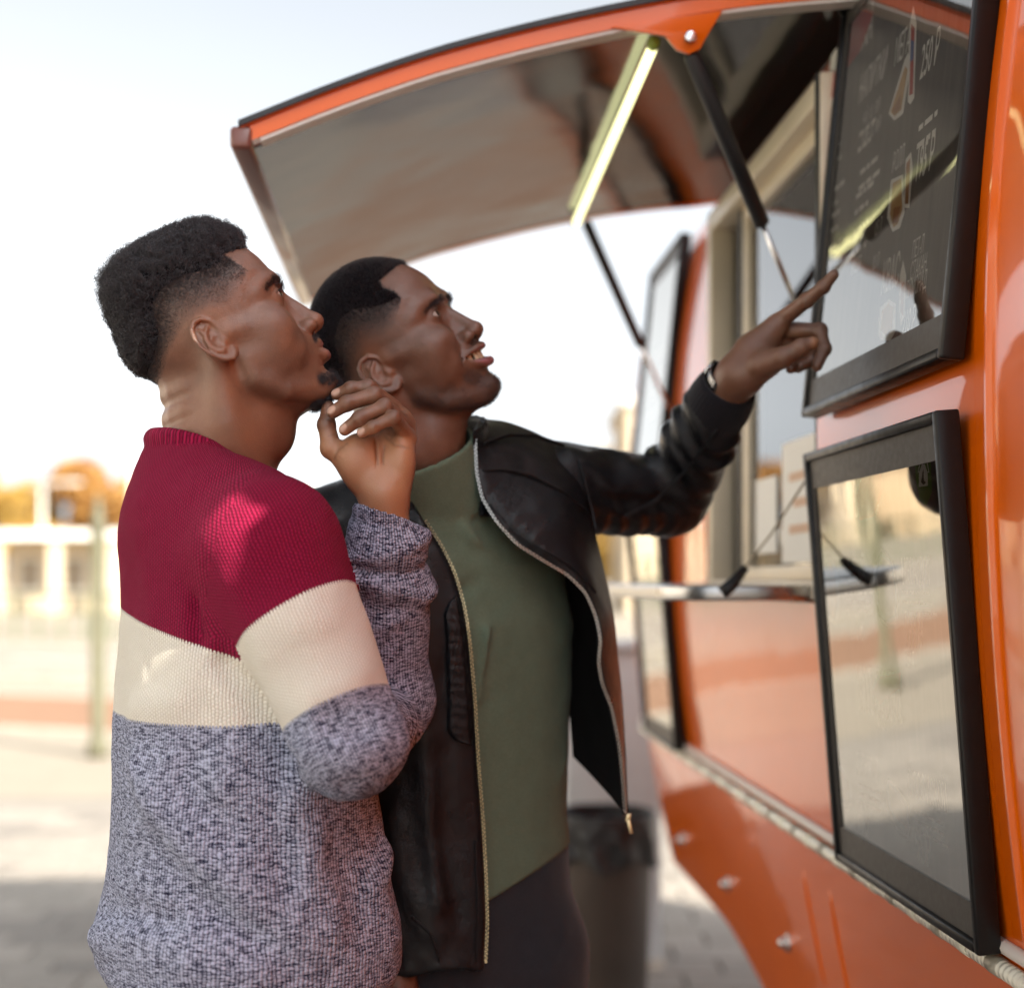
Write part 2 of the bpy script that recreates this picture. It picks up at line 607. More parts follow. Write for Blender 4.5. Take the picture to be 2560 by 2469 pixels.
def building(name, x0, x1, y, h, label, wall, bays, depth=9, floors=1, roof=0.6, flat_roof=False):
    b = empty(name, ((x0 + x1) / 2, y, 0)); w = x1 - x0
    tag(b, label, 'building', 'buildings across the street')
    MB().box((-w / 2, 0, 0), (w / 2, depth, h)).build('wall', wall, b)
    r = MB()
    if flat_roof: r.box((-w / 2 - .3, -.3, h + .002), (w / 2 + .3, depth + .3, h + .35))
    else: r.add([(-w / 2 - .3, -.4, h + .002), (w / 2 + .3, -.4, h + .002), (w / 2 + .3, depth + .4, h + .002), (-w / 2 - .3, depth + .4, h + .002), (-w / 2 - .3, depth / 2, h + roof), (w / 2 + .3, depth / 2, h + roof)], [(0, 1, 5, 4), (2, 3, 4, 5), (0, 4, 3), (1, 2, 5), (0, 3, 2, 1)])
    r.build('roof', ROOFM if not flat_roof else WHITEW, b)
    bw = w / bays
    for f in range(floors):
        fh = h / floors
        for i in range(bays):
            cx = -w / 2 + (i + .5) * bw
            wi = MB().box((cx - bw * .28, -.06, f * fh + fh * .3), (cx + bw * .28, .02, f * fh + fh * .78)).build('window', WHITEW, b)
            MB().box((cx - bw * .24, -.075, f * fh + fh * .34), (cx + bw * .24, -.055, f * fh + fh * .74)).build('pane', DARKG, wi)
    return b


pav = building('pavilion', -21.0, -13.6, 60, 3.1, 'low cream pavilion with flat roof across the street', BEIGEW, 4, 8, 1, flat_roof=True)
for i in range(4): MB().box((-3.7 + i * 2.4, -2.2, 0), (-3.2 + i * 2.4, -1.95, 3.1)).build('column', BEIGEW, pav)
MB().box((-4.0, -2.4, 3.1), (4.0, -.31, 3.4)).build('porch_roof', WHITEW, pav)
building('apartment_block', 5, 15, 62, 9.0, 'beige apartment block seen under the pointing arm', BEIGEW, 4, 10, 3, flat_roof=True)
building('market_hall', -11.5, 3.5, 78, 3.3, 'long low beige hall behind the two men', BEIGEW, 7, 9, 1)
building('shop_row', -40, -24, 58, 3.2, 'tan low shop row at the far end of the street', TANW, 6, 8, 1)
# buildings behind the viewer's left that the glossy truck mirrors
building('terrace', -34, -22, 34, 6.5, 'tan terrace beyond the road at the edge of the street', TANW, 5, 8, 2)

# sunlit terrace along the near street, outside the picture, mirrored in the truck's paint and glass
tr_ = empty('street_terrace', (-12.5, 2.0, 0), rad(90)); tag(tr_, 'long cream terrace along the street, mirrored in the truck', 'building', 'buildings across the street')
MB().box((-22, 0, 0), (14, 8, 6.2)).build('wall', plain('cream_render', (.60, .56, .50), .85, 0, .08, .5), tr_)
MB().box((-22.4, -.5, 6.202), (14.4, 8.4, 6.5)).build('roof', ROOFM, tr_)
for fl in range(2):
    for i in range(15):
        cx = -20.5 + i * 2.35
        wi = MB().box((cx - .55, -.06, .9 + fl * 2.9), (cx + .55, .02, 2.5 + fl * 2.9)).build('window', WHITEW, tr_)
        MB().box((cx - .45, -.075, 1.0 + fl * 2.9), (cx + .45, -.055, 2.4 + fl * 2.9)).build('pane', DARKG, wi)

# slim post by the kerb, lamp posts, fence
POSTM = plain('olive_post_paint', (.10, .095, .055), .6, 0, .15, 6)
post = empty('street_post', ((245 - 1280) / FPX * 11.6, 11.6, 0)); tag(post, 'slim olive green post with pointed top standing by the kerb', 'post')
MB().tube([(0, 0, 0), (0, 0, .12), (0, 0, .13), (0, 0, 1.80)], [.085, .08, .056, .056], 14).build('shaft', POSTM, post, True)
MB().tube([(0, 0, 1.80), (0, 0, 1.83), (0, 0, 1.95), (0, 0, 2.13)], [.062, .062, .045, .006], 14).build('cap', POSTM, post, True)
POLE = plain('pale_pole', (.62, .60, .55), .6, 0, .05, 4)
for px, d, h, lb in ((775, 46, 6.2, 'pale lamp post rising between the two men'), (330, 70, 9.0, 'pale lamp post behind the curly hair'), (105, 64, 5.6, 'pale lamp post at the left by the cream pavilion')):
    t = empty('lamp_post', ((px - 1280) / FPX * d, d, 0)); tag(t, lb, 'lamp post', 'lamp posts along the street')
    MB().tube([(0, 0, 0), (0, 0, h * .5), (0, 0, h)], [.14, .11, .07], 10).build('pole', POLE, t, True)
    MB().tube([(0, 0, h - .05), (.5, 0, h + .15), (1.3, 0, h + .2)], [.05, .045, .04], 8).build('arm', POLE, t, True)
    MB().box((1.0, -.12, h + .12), (1.75, .12, h + .24)).build('lamp_head', POLE, t, False, .03)
fen = empty('railing', (0, 0, 0)); tag(fen, 'low green railing along the far side of the street', 'railing')
FENM = plain('green_rail_paint', (.16, .18, .11), .6, 0, .1, 3)
ux, uy = 1 / math.hypot(1, .42), -.42 / math.hypot(1, .42)
for i in range(34):
    x = -22 + i * .62; y = 28.4 - .42 * x
    MB().box((x - .03, y - .03, 0), (x + .03, y + .03, 1.15)).build('rail_post', FENM, fen)
for z in (.25, .65, 1.08):
    c0 = np.array([-22, 28.4 + .42 * 22, z]); c1 = np.array([-1.6, 28.4 + .42 * 1.6, z])
    MB().tube([c0, c1], .028, 8).build('rail', FENM, fen)
PLAN = ground_mat('pale_concrete', (.50, .52, .53), (.42, .44, .45), 2.0)
pl = empty('street_cabinet', (.365, 5.30, 0)); tag(pl, 'pale grey street cabinet standing behind the litter bin', 'cabinet')
MB().box((-.17, -.14, .06), (.17, .14, 1.16)).build('cabinet_body', PLAN, pl, False, .012)
MB().box((-.185, -.155, 1.162), (.185, .155, 1.20)).build('cabinet_lid', PLAN, pl, False, .012)
MB().box((-.18, -.15, 0), (.18, .15, .058)).build('plinth', KERB, pl, False, .006)
MB().box((-.13, -.147, .16), (.13, -.1405, 1.08)).build('cabinet_door', PLAN, pl, False, .003)
# litter bin with a black bag folded over its rim
bn = empty('litter_bin', (.285, 4.42, 0)); tag(bn, 'brown litter bin with black bag folded over its rim', 'bin')
BINM = plain('brown_plastic', (.045, .030, .022), .5, 0, .15, 10)
BAG = NT('black_bag'); BAG.set(Base_Color=(.010, .010, .012), Roughness=.32); BAG.bump(BAG.noise(BAG.coord('Object'), 22, 5, .6), 1.0, .02); BAG = BAG.m
MB().tube([(0, 0, 0), (0, 0, .03), (0, 0, .64), (0, 0, .67)], [.118, .125, .145, .147], 36).build('bin_body', BINM, bn, True)
f = lambda p: np.maximum(np.abs(np.hypot(p[:, 0], p[:, 1]) - .150 - .010 * np.sin(np.arctan2(p[:, 1], p[:, 0]) * 9 + p[:, 2] * 20) * sstep(-p[:, 2], -.70, -.60)) - .006, np.maximum(p[:, 2] - .715, .565 + .018 * np.sin(np.arctan2(p[:, 1], p[:, 0]) * 5) - p[:, 2])) - .002 * vnoise(p, 40, 1)
Vb, Qb = polygonize(f, (-.19, -.19, .52), (.19, .19, .74), .006, 2.5)
link('bin_bag', np_mesh('bin_bag', Vb, Qb), BAG, bn)
# ---------------------------------------------------------------- food truck (s along the side, y outwards to the street, z up)
TRK = empty('food_truck', (.6, 0, 0), rad(90) + math.atan(.0639))
tag(TRK, 'glossy orange food truck with raised side hatch and service window', 'food truck')


def paint_mat(name, col):
    t = NT(name)
    c = t.coord('Object')
    n = t.noise(c, 3.0, 4)
    t.set(Base_Color=t.mix(t.rng(n, .3, .7), tuple(.93 * v for v in col), col), Roughness=.28)
    t.b.inputs['Coat Weight'].default_value = .85
    t.b.inputs['Specular IOR Level'].default_value = .15
    t.b.inputs['Coat Roughness'].default_value = .025
    t.b.inputs['Coat IOR'].default_value = 1.45
    h = t.math('ADD', t.math('MULTIPLY', t.noise(c, 2.2, 2), 1.0), t.math('MULTIPLY', t.noise(c, 7.0, 2), .12))
    nd = t.n('Bump', Height=h, Strength=.22, Distance=.02)
    t.t.links.new(nd.outputs[0], t.b.inputs['Coat Normal'])
    t.bump(t.noise(c, 900, 2), .03, .0005)
    return t.m


ORANGE = paint_mat('orange_truck_paint', (.76, .128, .001))
BLACKR = plain('black_rubber', (.012, .012, .014), .45, 0, .1, 30)
WHITET = plain('pale_trim', (.62, .58, .54), .4, 0, .05, 20)
STEEL = plain('polished_steel', (.62, .62, .63), .16, 1.0)
ALU = plain('brushed_aluminium', (.55, .55, .55), .30, 1.0, .06, 12)
CREAM = plain('beige_frame_paint', (.82, .72, .57), .4, 0, .05, 8)


def under_mat():
    t = NT('hatch_lining_sheet')
    c = t.coord('Object')
    t.set(Base_Color=(.205, .210, .220), Metallic=.92, Specular_Tint=(.6, .6, .62), Roughness=t.rng(t.noise(c, 5, 3), .3, .7, .09, .15))
    t.bump(t.noise(c, 3.2, 2), .35, .012)
    return t.m


UNDER = under_mat()


def off(z):
    z = np.asarray(z, float)
    return np.where(z > 1.63, -.055 * ((z - 1.63) / .57) ** 2, -.046 * ((1.63 - z) / .62) ** 2)


def corner(s):
    u = np.clip((np.asarray(s, float) - 4.13) / .22, 0, 1)
    return .22 * (1 - np.sqrt(np.maximum(0, 1 - u ** 2)))


def zbot(s):
    s = np.asarray(s, float)
    return .612 - .26 * sstep(3.5 - s, 0, 1.0)


def wall(name, s0, s1, z0, z1, ns, nz, extra=None, thick=.04, m_=None):
    S = np.linspace(s0, s1, ns)
    G = np.zeros((ns, nz, 3))
    for i, s in enumerate(S):
        zb = zbot(s) if z0 is None else z0
        Z = np.linspace(zb, z1, nz)
        G[i, :, 0] = s; G[i, :, 2] = Z
        G[i, :, 1] = off(Z) - corner(s) + (extra(s, Z) if extra else 0)
    mb = MB(); mb.grid(G)
    K = G.copy(); K[:, :, 1] -= thick
    mb.grid(K, flip=True)
    for a, b in ((G[0], K[0]), (G[-1], K[-1]), (G[:, 0], K[:, 0]), (G[:, -1], K[:, -1])):
        mb.grid(np.stack([a, b]))
    return mb.build(name, m_ or ORANGE, TRK, True)


def auto_sharp(o, ang=35):
    o.data.polygons.foreach_set('use_smooth', np.ones(len(o.data.polygons), bool))
    m = o.modifiers.new('split', 'EDGE_SPLIT'); m.split_angle = rad(ang)


def rib(s, Z):   # the raised body section nearest the viewer, with a rolled edge
    e = np.clip((1.500 - s) / .030, 0, 1)
    base = .020 * np.sqrt(np.maximum(0, 1 - (1 - e) ** 2))
    bead = .007 * np.exp(-((s - 1.467) / .006) ** 2)
    bulge = .05 * sstep(1.455 - s, 0, .5)
    return base + bead + bulge


VS0, VS1, VZ0, VZ1 = .60, .655, 2.17, 2.25      # unseen opening added in the side to let a sun patch through
auto_sharp(wall('side_panel', -2.4, VS0, .42, 2.25, 120, 40, rib))
auto_sharp(wall('side_panel', VS1, 1.56, .42, 2.25, 240, 40, rib))
auto_sharp(wall('side_panel', VS0 + .0005, VS1 - .0005, .42, VZ0, 4, 30, rib))
auto_sharp(wall('side_panel', 1.5605, 2.18, 1.0, 2.25, 20, 40))
auto_sharp(wall('side_panel', 2.1805, 3.05, 1.0, 1.385, 24, 20))
auto_sharp(wall('side_panel', 3.0505, 4.35, 1.0, 2.25, 70, 40))
auto_sharp(wall('lower_panel', 1.5605, 4.35, None, .998, 100, 24, lambda s, Z: -.004 + 0 * Z))
# roof and far end
RZ = 3.3
prof = [(0, 2.25)] + [(-.30 * (1 - math.cos(a)) - .003, 2.25 + (RZ - 2.25) * math.sin(a)) for a in np.linspace(.12, math.pi / 2, 12)]
yo = float(off(2.25))
prof2 = [(-2.05, RZ), (-2.35, RZ - .3), (-2.4, .6)]
mb = MB()
LOWN = 4
for s0, s1 in ((-2.4, .515), (.605, 3.2)):  # unseen slot added in the lower roof curve for the same sun patch
    mb.grid(np.array([[(s, y + yo, z) for y, z in prof[:LOWN]] for s in (s0, s1)]))
mb.grid(np.array([[(s, y + yo, z) for y, z in prof[LOWN - 1:]] for s in (-2.4, 3.2)]))
mb.grid(np.array([[(s, y + yo, z) for y, z in prof2] for s in (-2.4, 3.2)]))
ya, yb_, yc, yd = yo - .303, yo - .66, yo - 1.30, yo - 2.05     # flat roof round an unseen opening added for the sun patch
for s0, s1, y0, y1 in ((-2.4, 3.2, yb_, ya), (-2.4, 3.2, yd, yc), (-2.4, -.70, yc, yb_), (.05, 3.2, yc, yb_)):
    mb.add([(s0, y0, RZ), (s1, y0, RZ), (s1, y1, RZ), (s0, y1, RZ)], [(0, 1, 2, 3)])
auto_sharp(mb.build('roof', ORANGE, TRK, True))
prof = prof + prof2
mb = MB()
zz = np.linspace(.612, 2.25, 20)
Gc = np.array([[(4.348, float(off(z)) - .22 - 2.0 * t, z) for z in zz] for t in np.linspace(0, 1, 6)])
mb.grid(Gc)
Ge = np.array([[(3.2 + .218 * t, yo - .22 * t * t - 2.1 * u * 0 + (prof[k][0]) * 1.0, prof[k][1] - .05 * t) for k in range(len(prof))] for t in np.linspace(0, 1, 5) for u in (0,)])
mb.grid(Ge)
mb.build('end_panel', ORANGE, TRK, True)
MB().box((-2.4, -2.30, .46), (3.6, -.75, .56)).build('chassis', BLACKR, TRK)
MB().box((.49, -.086, 2.398), (.63, -.056, 2.56)).build('sun_patch_trimmer', ORANGE, TRK)  # unseen bar added to trim the top of the sun patch
for s0, s1 in ((-2.4, .50), (.70, 1.56)): MB().box((s0, -.16, 2.24), (s1, .035, 2.285)).build('sun_gap_strip', ORANGE, TRK, False, .01)  # unseen strips added to stop sun leaking between wall and roof
for s in (-1.0, 1.9 - .6):
    w = empty('wheel', (s, -.32, .36), 0, TRK)
    MB().tube([(0, -.11, 0), (0, .11, 0)], .36, 36).build('tyre', BLACKR, w, False, .03)
    MB().tube([(0, .08, 0), (0, .125, 0)], .20, 28).build('rim', ALU, w, False, .008)
# service interior
INNER = plain('beige_interior', (.50, .43, .33), .6, 0, .05, 4)
mb = MB(); mb.box((1.7, -2.0, 1.0), (3.8, -1.9, 2.3)); mb.box((1.7, -1.9, 2.28), (3.8, -.12, 2.32)); mb.box((1.6, -1.9, 1.0), (1.7, -.12, 2.3)); mb.box((3.7, -1.9, 1.0), (3.8, -.12, 2.3))
mb.build('interior_lining', INNER, TRK)
# service window
WIN = empty('service_window', (0, 0, 0), 0, TRK)
fr = MB()
for a, b in ((2.182, 2.215), (3.012, 3.048)): fr.box((a, -.062, 1.39), (b, -.006, 2.19))
fr.box((2.215, -.062, 1.39), (3.012, -.006, 1.42)); fr.box((2.215, -.062, 2.15), (3.012, -.006, 2.19))
fr.build('frame', CREAM, WIN, False, .004)
fr = MB()
for a, b in ((2.80, 2.835), (2.216, 2.240)): fr.box((a, -.060, 1.42), (b, -.034, 2.15))
fr.box((2.240, -.060, 1.42), (2.80, -.034, 1.445)); fr.box((2.240, -.060, 2.12), (2.80, -.034, 2.15))
fr.build('sash', CREAM, WIN, False, .003)
MB().box((2.188, -.03, 1.392), (2.204, -.003, 2.19)).build('seal', BLACKR, WIN)
MB().box((2.836, -.058, 1.42), (2.850, -.030, 2.15)).build('seal', BLACKR, WIN)


def glass_mat(name, tint=(.85, .9, .9), ior=1.9, base=.25):
    t = NT(name)
    for n in list(t.t.nodes):
        if n != t.out: t.t.nodes.remove(n)
    tr = t.n('BsdfTransparent', Color=tint); gl = t.n('BsdfGlossy', Color=(1, 1, 1), Roughness=.01)
    fr_ = t.n('Fresnel', IOR=ior)
    mx = t.n('MixShader')
    t.t.links.new(fr_.outputs[0], mx.inputs[0]); t.t.links.new(tr.outputs[0], mx.inputs[1]); t.t.links.new(gl.outputs[0], mx.inputs[2])
    t.t.links.new(mx.outputs[0], t.out.inputs['Surface'])
    return t.m


GLASS = glass_mat('window_glass', ior=2.8)
MB().box((2.240, -.050, 1.445), (2.80, -.046, 2.12)).build('pane', GLASS, WIN)
MB().box((2.850, -.056, 1.42), (3.012, -.052, 2.15)).build('pane', GLASS, WIN)
PAPER = plain('white_paper', (.80, .79, .76), .7)
MB().box((2.29, -.0445, 1.45), (2.56, -.0430, 1.66)).build('notice_sheet', PAPER, WIN)
MB().box((2.60, -.0445, 1.47), (2.76, -.0430, 1.61)).build('notice_sheet', PAPER, WIN)
PRINT = plain('faded_print', (.62, .42, .30), .7)
mb = MB()
for k in range(3): mb.box((2.33, -.0428, 1.50 + k * .045), (2.51 - .03 * (k % 2), -.0424, 1.515 + k * .045))
mb.build('notice_print', PRINT, WIN)
# items on the inner counter
INS = MB(); INS.box((2.2, -.52, 1.33), (3.04, -.105, 1.385)); INS.build('inner_counter', ALU, TRK)
# fold-down shelf and its cable
sh = MB()
pts = [(2.24, -.005), (3.26, -.005), (3.26, .12)] + [(3.17 + .09 * math.cos(a), .125 + .09 * math.sin(a)) for a in np.linspace(.1, math.pi / 2, 7)] + [(2.33 - .09 * math.sin(a), .125 + .09 * math.cos(a)) for a in np.linspace(0, math.pi / 2 - .1, 7)] + [(2.24, .12)]
sh.prism(pts, 1.388, 1.4125)
shelf = sh.build('serving_shelf', ALU, TRK, False, .004)
cab = MB(); cab.tube([(2.245, .120, 1.410), (2.225, .06, 1.49), (2.20, .012, 1.572)], .0016, 8); cable = cab.build('shelf_cable', plain('wire_rope', (.30, .25, .16), .5, .6), TRK, True)
cab = MB(); cab.tube([(2.236, .132, 1.402), (2.243, .118, 1.412), (2.240, .095, 1.440)], [.011, .010, .006], 14); cab.build('cable_clamp', BLACKR, cable, True)
# raised hatch
HS0, HS1 = 2.06, 3.20
HY = np.array([(-.07, 2.272), (0, 2.264), (.14, 2.248), (.28, 2.222), (.43, 2.186), (.573, 2.146), (.71, 2.096), (.85, 2.036)])
HA = empty('hatch', (0, 0, 0), 0, TRK)


def hatch_sheet(name, s0, s1, dz0, dz1, m_, y0=0.0, y1=1.0, n=28):
    t = np.linspace(0, 1, n)
    tt = y0 + (y1 - y0) * t
    arc = np.linspace(0, 1, len(HY))
    y, z = np.interp(tt, arc, HY[:, 0]), np.interp(tt, arc, HY[:, 1])
    for _ in range(3):
        z[1:-1] = .25 * z[:-2] + .5 * z[1:-1] + .25 * z[2:]
    mb = MB()
    top = np.array([[(s, a, b + dz1) for a, b in zip(y, z)] for s in np.linspace(s0, s1, 2)])
    bot = np.array([[(s, a, b + dz0) for a, b in zip(y, z)] for s in np.linspace(s0, s1, 2)])
    mb.grid(top); mb.grid(bot, flip=True)
    for i in (0, 1): mb.grid(np.stack([top[i], bot[i]]))
    for j in (0, -1): mb.grid(np.stack([top[:, j], bot[:, j]]))
    o = mb.build(name, m_, HA, True); auto_sharp(o); return o


hatch_sheet('outer_skin', HS0 - .004, HS1 + .004, .010, .020, ORANGE)
hatch_sheet('rubber_edge', HS0 - .009, HS0 - .0045, .012, .0205, BLACKR, .0, 1.0)
hatch_sheet('side_rail', HS0, HS0 + .028, -.012, .0095, ORANGE, .0, .985)
hatch_sheet('side_rail', HS1 - .028, HS1, -.017, .0095, ORANGE, .0, .985)
hatch_sheet('edge_trim', HS0 + .002, HS0 + .031, -.0175, -.0125, WHITET, .0, .97)
hatch_sheet('lining_sheet', HS0 + .031, HS1 - .029, -.015, -.005, UNDER, .0, .985)
RAIL_SHADED = plain('shaded_orange_paint', (.16, .055, .04), .4, 0, .05, 8, coat=.5)  # the truck's orange with its shade put into the colour
fe = MB(); fe.box((HS0 - .006, .832, 2.018), (HS1 + .006, .862, 2.050)); fe.build('front_rail', RAIL_SHADED, HA, False, .006)
# strut brackets and gas struts
br = MB(); br.prism([(.33, 2.200), (.17, 2.228), (.190, 2.195), (.203, 2.172), (.218, 2.165), (.236, 2.171), (.252, 2.190)], HS0 - .003, HS0 + .004, 0)
br.build('strut_bracket', ORANGE, HA, False, .001)
bo = MB(); bo.tube([(HS0 - .014, .218, 2.186), (HS0 - .003, .218, 2.186)], .0085, 16); bo.build('bracket_bolt', STEEL, HA, False, .002)
for a, b, rc_, rr_ in (((HS0 + .012, .214, 2.172), (2.255, .006, 1.835), .0120, .0042), ((HS1 - .06, .240, 2.195), (3.40, .012, 1.82), .0115, .0045)):
    a, b = np.array(a), np.array(b)
    st = empty('gas_strut', (0, 0, 0), 0, TRK)
    m_ = a + (b - a) * .64
    MB().tube([a, a + (m_ - a) * .02, m_ - (m_ - a) * .01, m_], [rc_ * .8, rc_, rc_, rc_ * .7], 20).build('cylinder', BLACKR, st, True)
    MB().tube([m_, b], rr_, 12).build('rod', STEEL, st, True)
# tube light under the hatch
TL = empty('tube_light', (0, 0, 0), 0, TRK)
LED = NT('lit_tube'); LED.set(Base_Color=(.9, .95, .6), Roughness=.3); LED.b.inputs['Emission Color'].default_value = (1.0, .98, .48, 1); LED.b.inputs['Emission Strength'].default_value = .42; LED = LED.m
MB().tube([(2.108, .262, 2.192), (3.13, .262, 2.192)], .0076, 16).build('tube', LED, TL, True)
MB().tube([(2.092, .262, 2.194), (2.1075, .262, 2.194)], .0088, 16).build('end_cap', plain('green_cap', (.30, .42, .06), .4), TL, True)
MB().tube([(3.1305, .262, 2.194), (3.147, .262, 2.194)], .0088, 16).build('end_cap', BLACKR, TL, True)
# belt rail with a rope light
zt = 1.0
mb = MB()
S = np.concatenate([np.linspace(1.502, 4.13, 30), 4.13 + .215 * np.sin(np.linspace(.05, 1.45, 12))])
def rail_pts(dy, z): return [(float(s), float(off(z)) - float(corner(s)) + dy + float(rib(s, z)), z) for s in S]
mb.tube(rail_pts(.004, zt + .019), .0085, 8)
mb.build('belt_rail', WHITET, TRK, True)
ROPE = NT('rope_light_sleeve'); ROPE.set(Base_Color=(.80, .78, .66), Roughness=.22)
_c = ROPE.coord('Object'); ROPE.bump(ROPE.n('TexWave', Vector=_c, Scale=26.0, bands_direction='X').outputs['Fac'], .6, .004); ROPE.b.inputs['Coat Weight'].default_value = .6
ROPE = ROPE.m
RL = MB().tube(rail_pts(.009, zt - .006), .0105, 12).build('rope_light', ROPE, TRK, True)
BEAD = plain('rope_light_bead', (.85, .84, .70), .25)
DIM = plain('rope_light_wire', (.34, .32, .26), .4)
for k in range(26):
    s = 1.58 + k * .085
    z = zt - .006
    y = float(off(z)) - float(corner(s)) + .009
    MB().tube([(s, y, z), (s + .028, y, z)], .0112, 12).build('light_bead', BEAD if k % 2 else DIM, RL, True)
# bolts of the skirt, drain grooves
for s in (3.825, 3.264, 2.735, 2.22):
    y = float(off(.732)) - .004
    bt = MB(); bt.tube([(s, y - .002, .732), (s, y + .006, .732)], .017, 20); bolt = bt.build('skirt_bolt', STEEL, TRK, False, .003)
    bt = MB(); bt.tube([(s, y + .0062, .732), (s, y + .015, .732), (s, y + .020, .732)], [.0105, .0095, .004], 12); bt.build('bolt_head', STEEL, bolt, True)
for s in (2.50, 2.34):
    G = MB(); G.tube([(s, float(off(z)) - .007, z) for z in np.linspace(.70, .93, 8)], [.002, .006, .007, .007, .007, .007, .006, .002], 10); G.build('drain_rib', ORANGE, TRK, True)
# ---------------------------------------------------------------- menu boards
def coated(name, col, rough=.55):
    return plain(name, col, rough, 0, .06, 90)


def wood_panel(name):
    t = NT(name)
    c = t.coord('Object')
    st = t.coord('Object', (60.0, 6.0, 1.0))
    n = t.noise(st, 1.0, 5, .65)
    t.set(Base_Color=t.mix(t.rng(n, .35, .65), (.060, .053, .048), (.120, .102, .090)), Roughness=.5)
    return t.m


def cover_mat(base=.13, name='mirrored_acrylic'):
    t = NT(name)
    for n in list(t.t.nodes):
        if n != t.out: t.t.nodes.remove(n)
    pos = t.n('NewGeometry').outputs['Position']
    nz = t.noise(pos, 4.0, 2)
    bp = t.n('Bump', Height=nz, Strength=.10, Distance=.012)
    sm = t.noise(pos, 30.0, 5, .7)
    tr = t.n('BsdfTransparent', Color=(.9, .9, .88)); gl = t.n('BsdfGlossy', Color=(1, .985, .95), Roughness=t.rng(sm, .4, .8, .012, .07), Normal=bp.outputs[0])
    fr_ = t.n('Fresnel', IOR=2.2)
    mx = t.n('MixShader')
    t.put(mx.inputs[0], t.math('ADD', t.math('MULTIPLY', fr_.outputs[0], .8), base))
    t.t.links.new(tr.outputs[0], mx.inputs[1]); t.t.links.new(gl.outputs[0], mx.inputs[2])
    t.t.links.new(mx.outputs[0], t.out.inputs['Surface'])
    return t.m


COVER = cover_mat()
COVER2 = cover_mat(.30, 'mirrored_acrylic_glossy')
BPANEL = wood_panel('dark_printed_panel')
BWHITE = coated('print_white', (.88, .86, .83))
BRED = coated('print_red', (.42, .03, .02))
BTAN = coated('print_tan', (.50, .30, .12))
BBRN = coated('print_brown', (.32, .13, .04))
BBLUE = coated('print_blue', (.05, .09, .30))
BGREEN = coated('print_green', (.10, .22, .03))
BFRAME = plain('black_satin_frame', (.008, .0075, .008), .38, 0, .1, 60, spec=.35)
BMAT = coated('dark_border', (.055, .048, .042), .5)
TEXT_MESH = {}


def text_mesh(s, bold=0.0):
    if (s, bold) in TEXT_MESH: return TEXT_MESH[(s, bold)]
    cu = bpy.data.curves.new('lettering', 'FONT'); cu.body = s; cu.size = 1.0; cu.align_x = 'CENTER'; cu.align_y = 'CENTER'; cu.offset = bold; cu.resolution_u = 3
    o = bpy.data.objects.new('lettering', cu); COL.objects.link(o)
    dg = bpy.context.evaluated_depsgraph_get()
    me = bpy.data.meshes.new_from_object(o.evaluated_get(dg))
    bpy.data.objects.remove(o); bpy.data.curves.remove(cu)
    me.materials.clear()
    TEXT_MESH[(s, bold)] = me
    return me


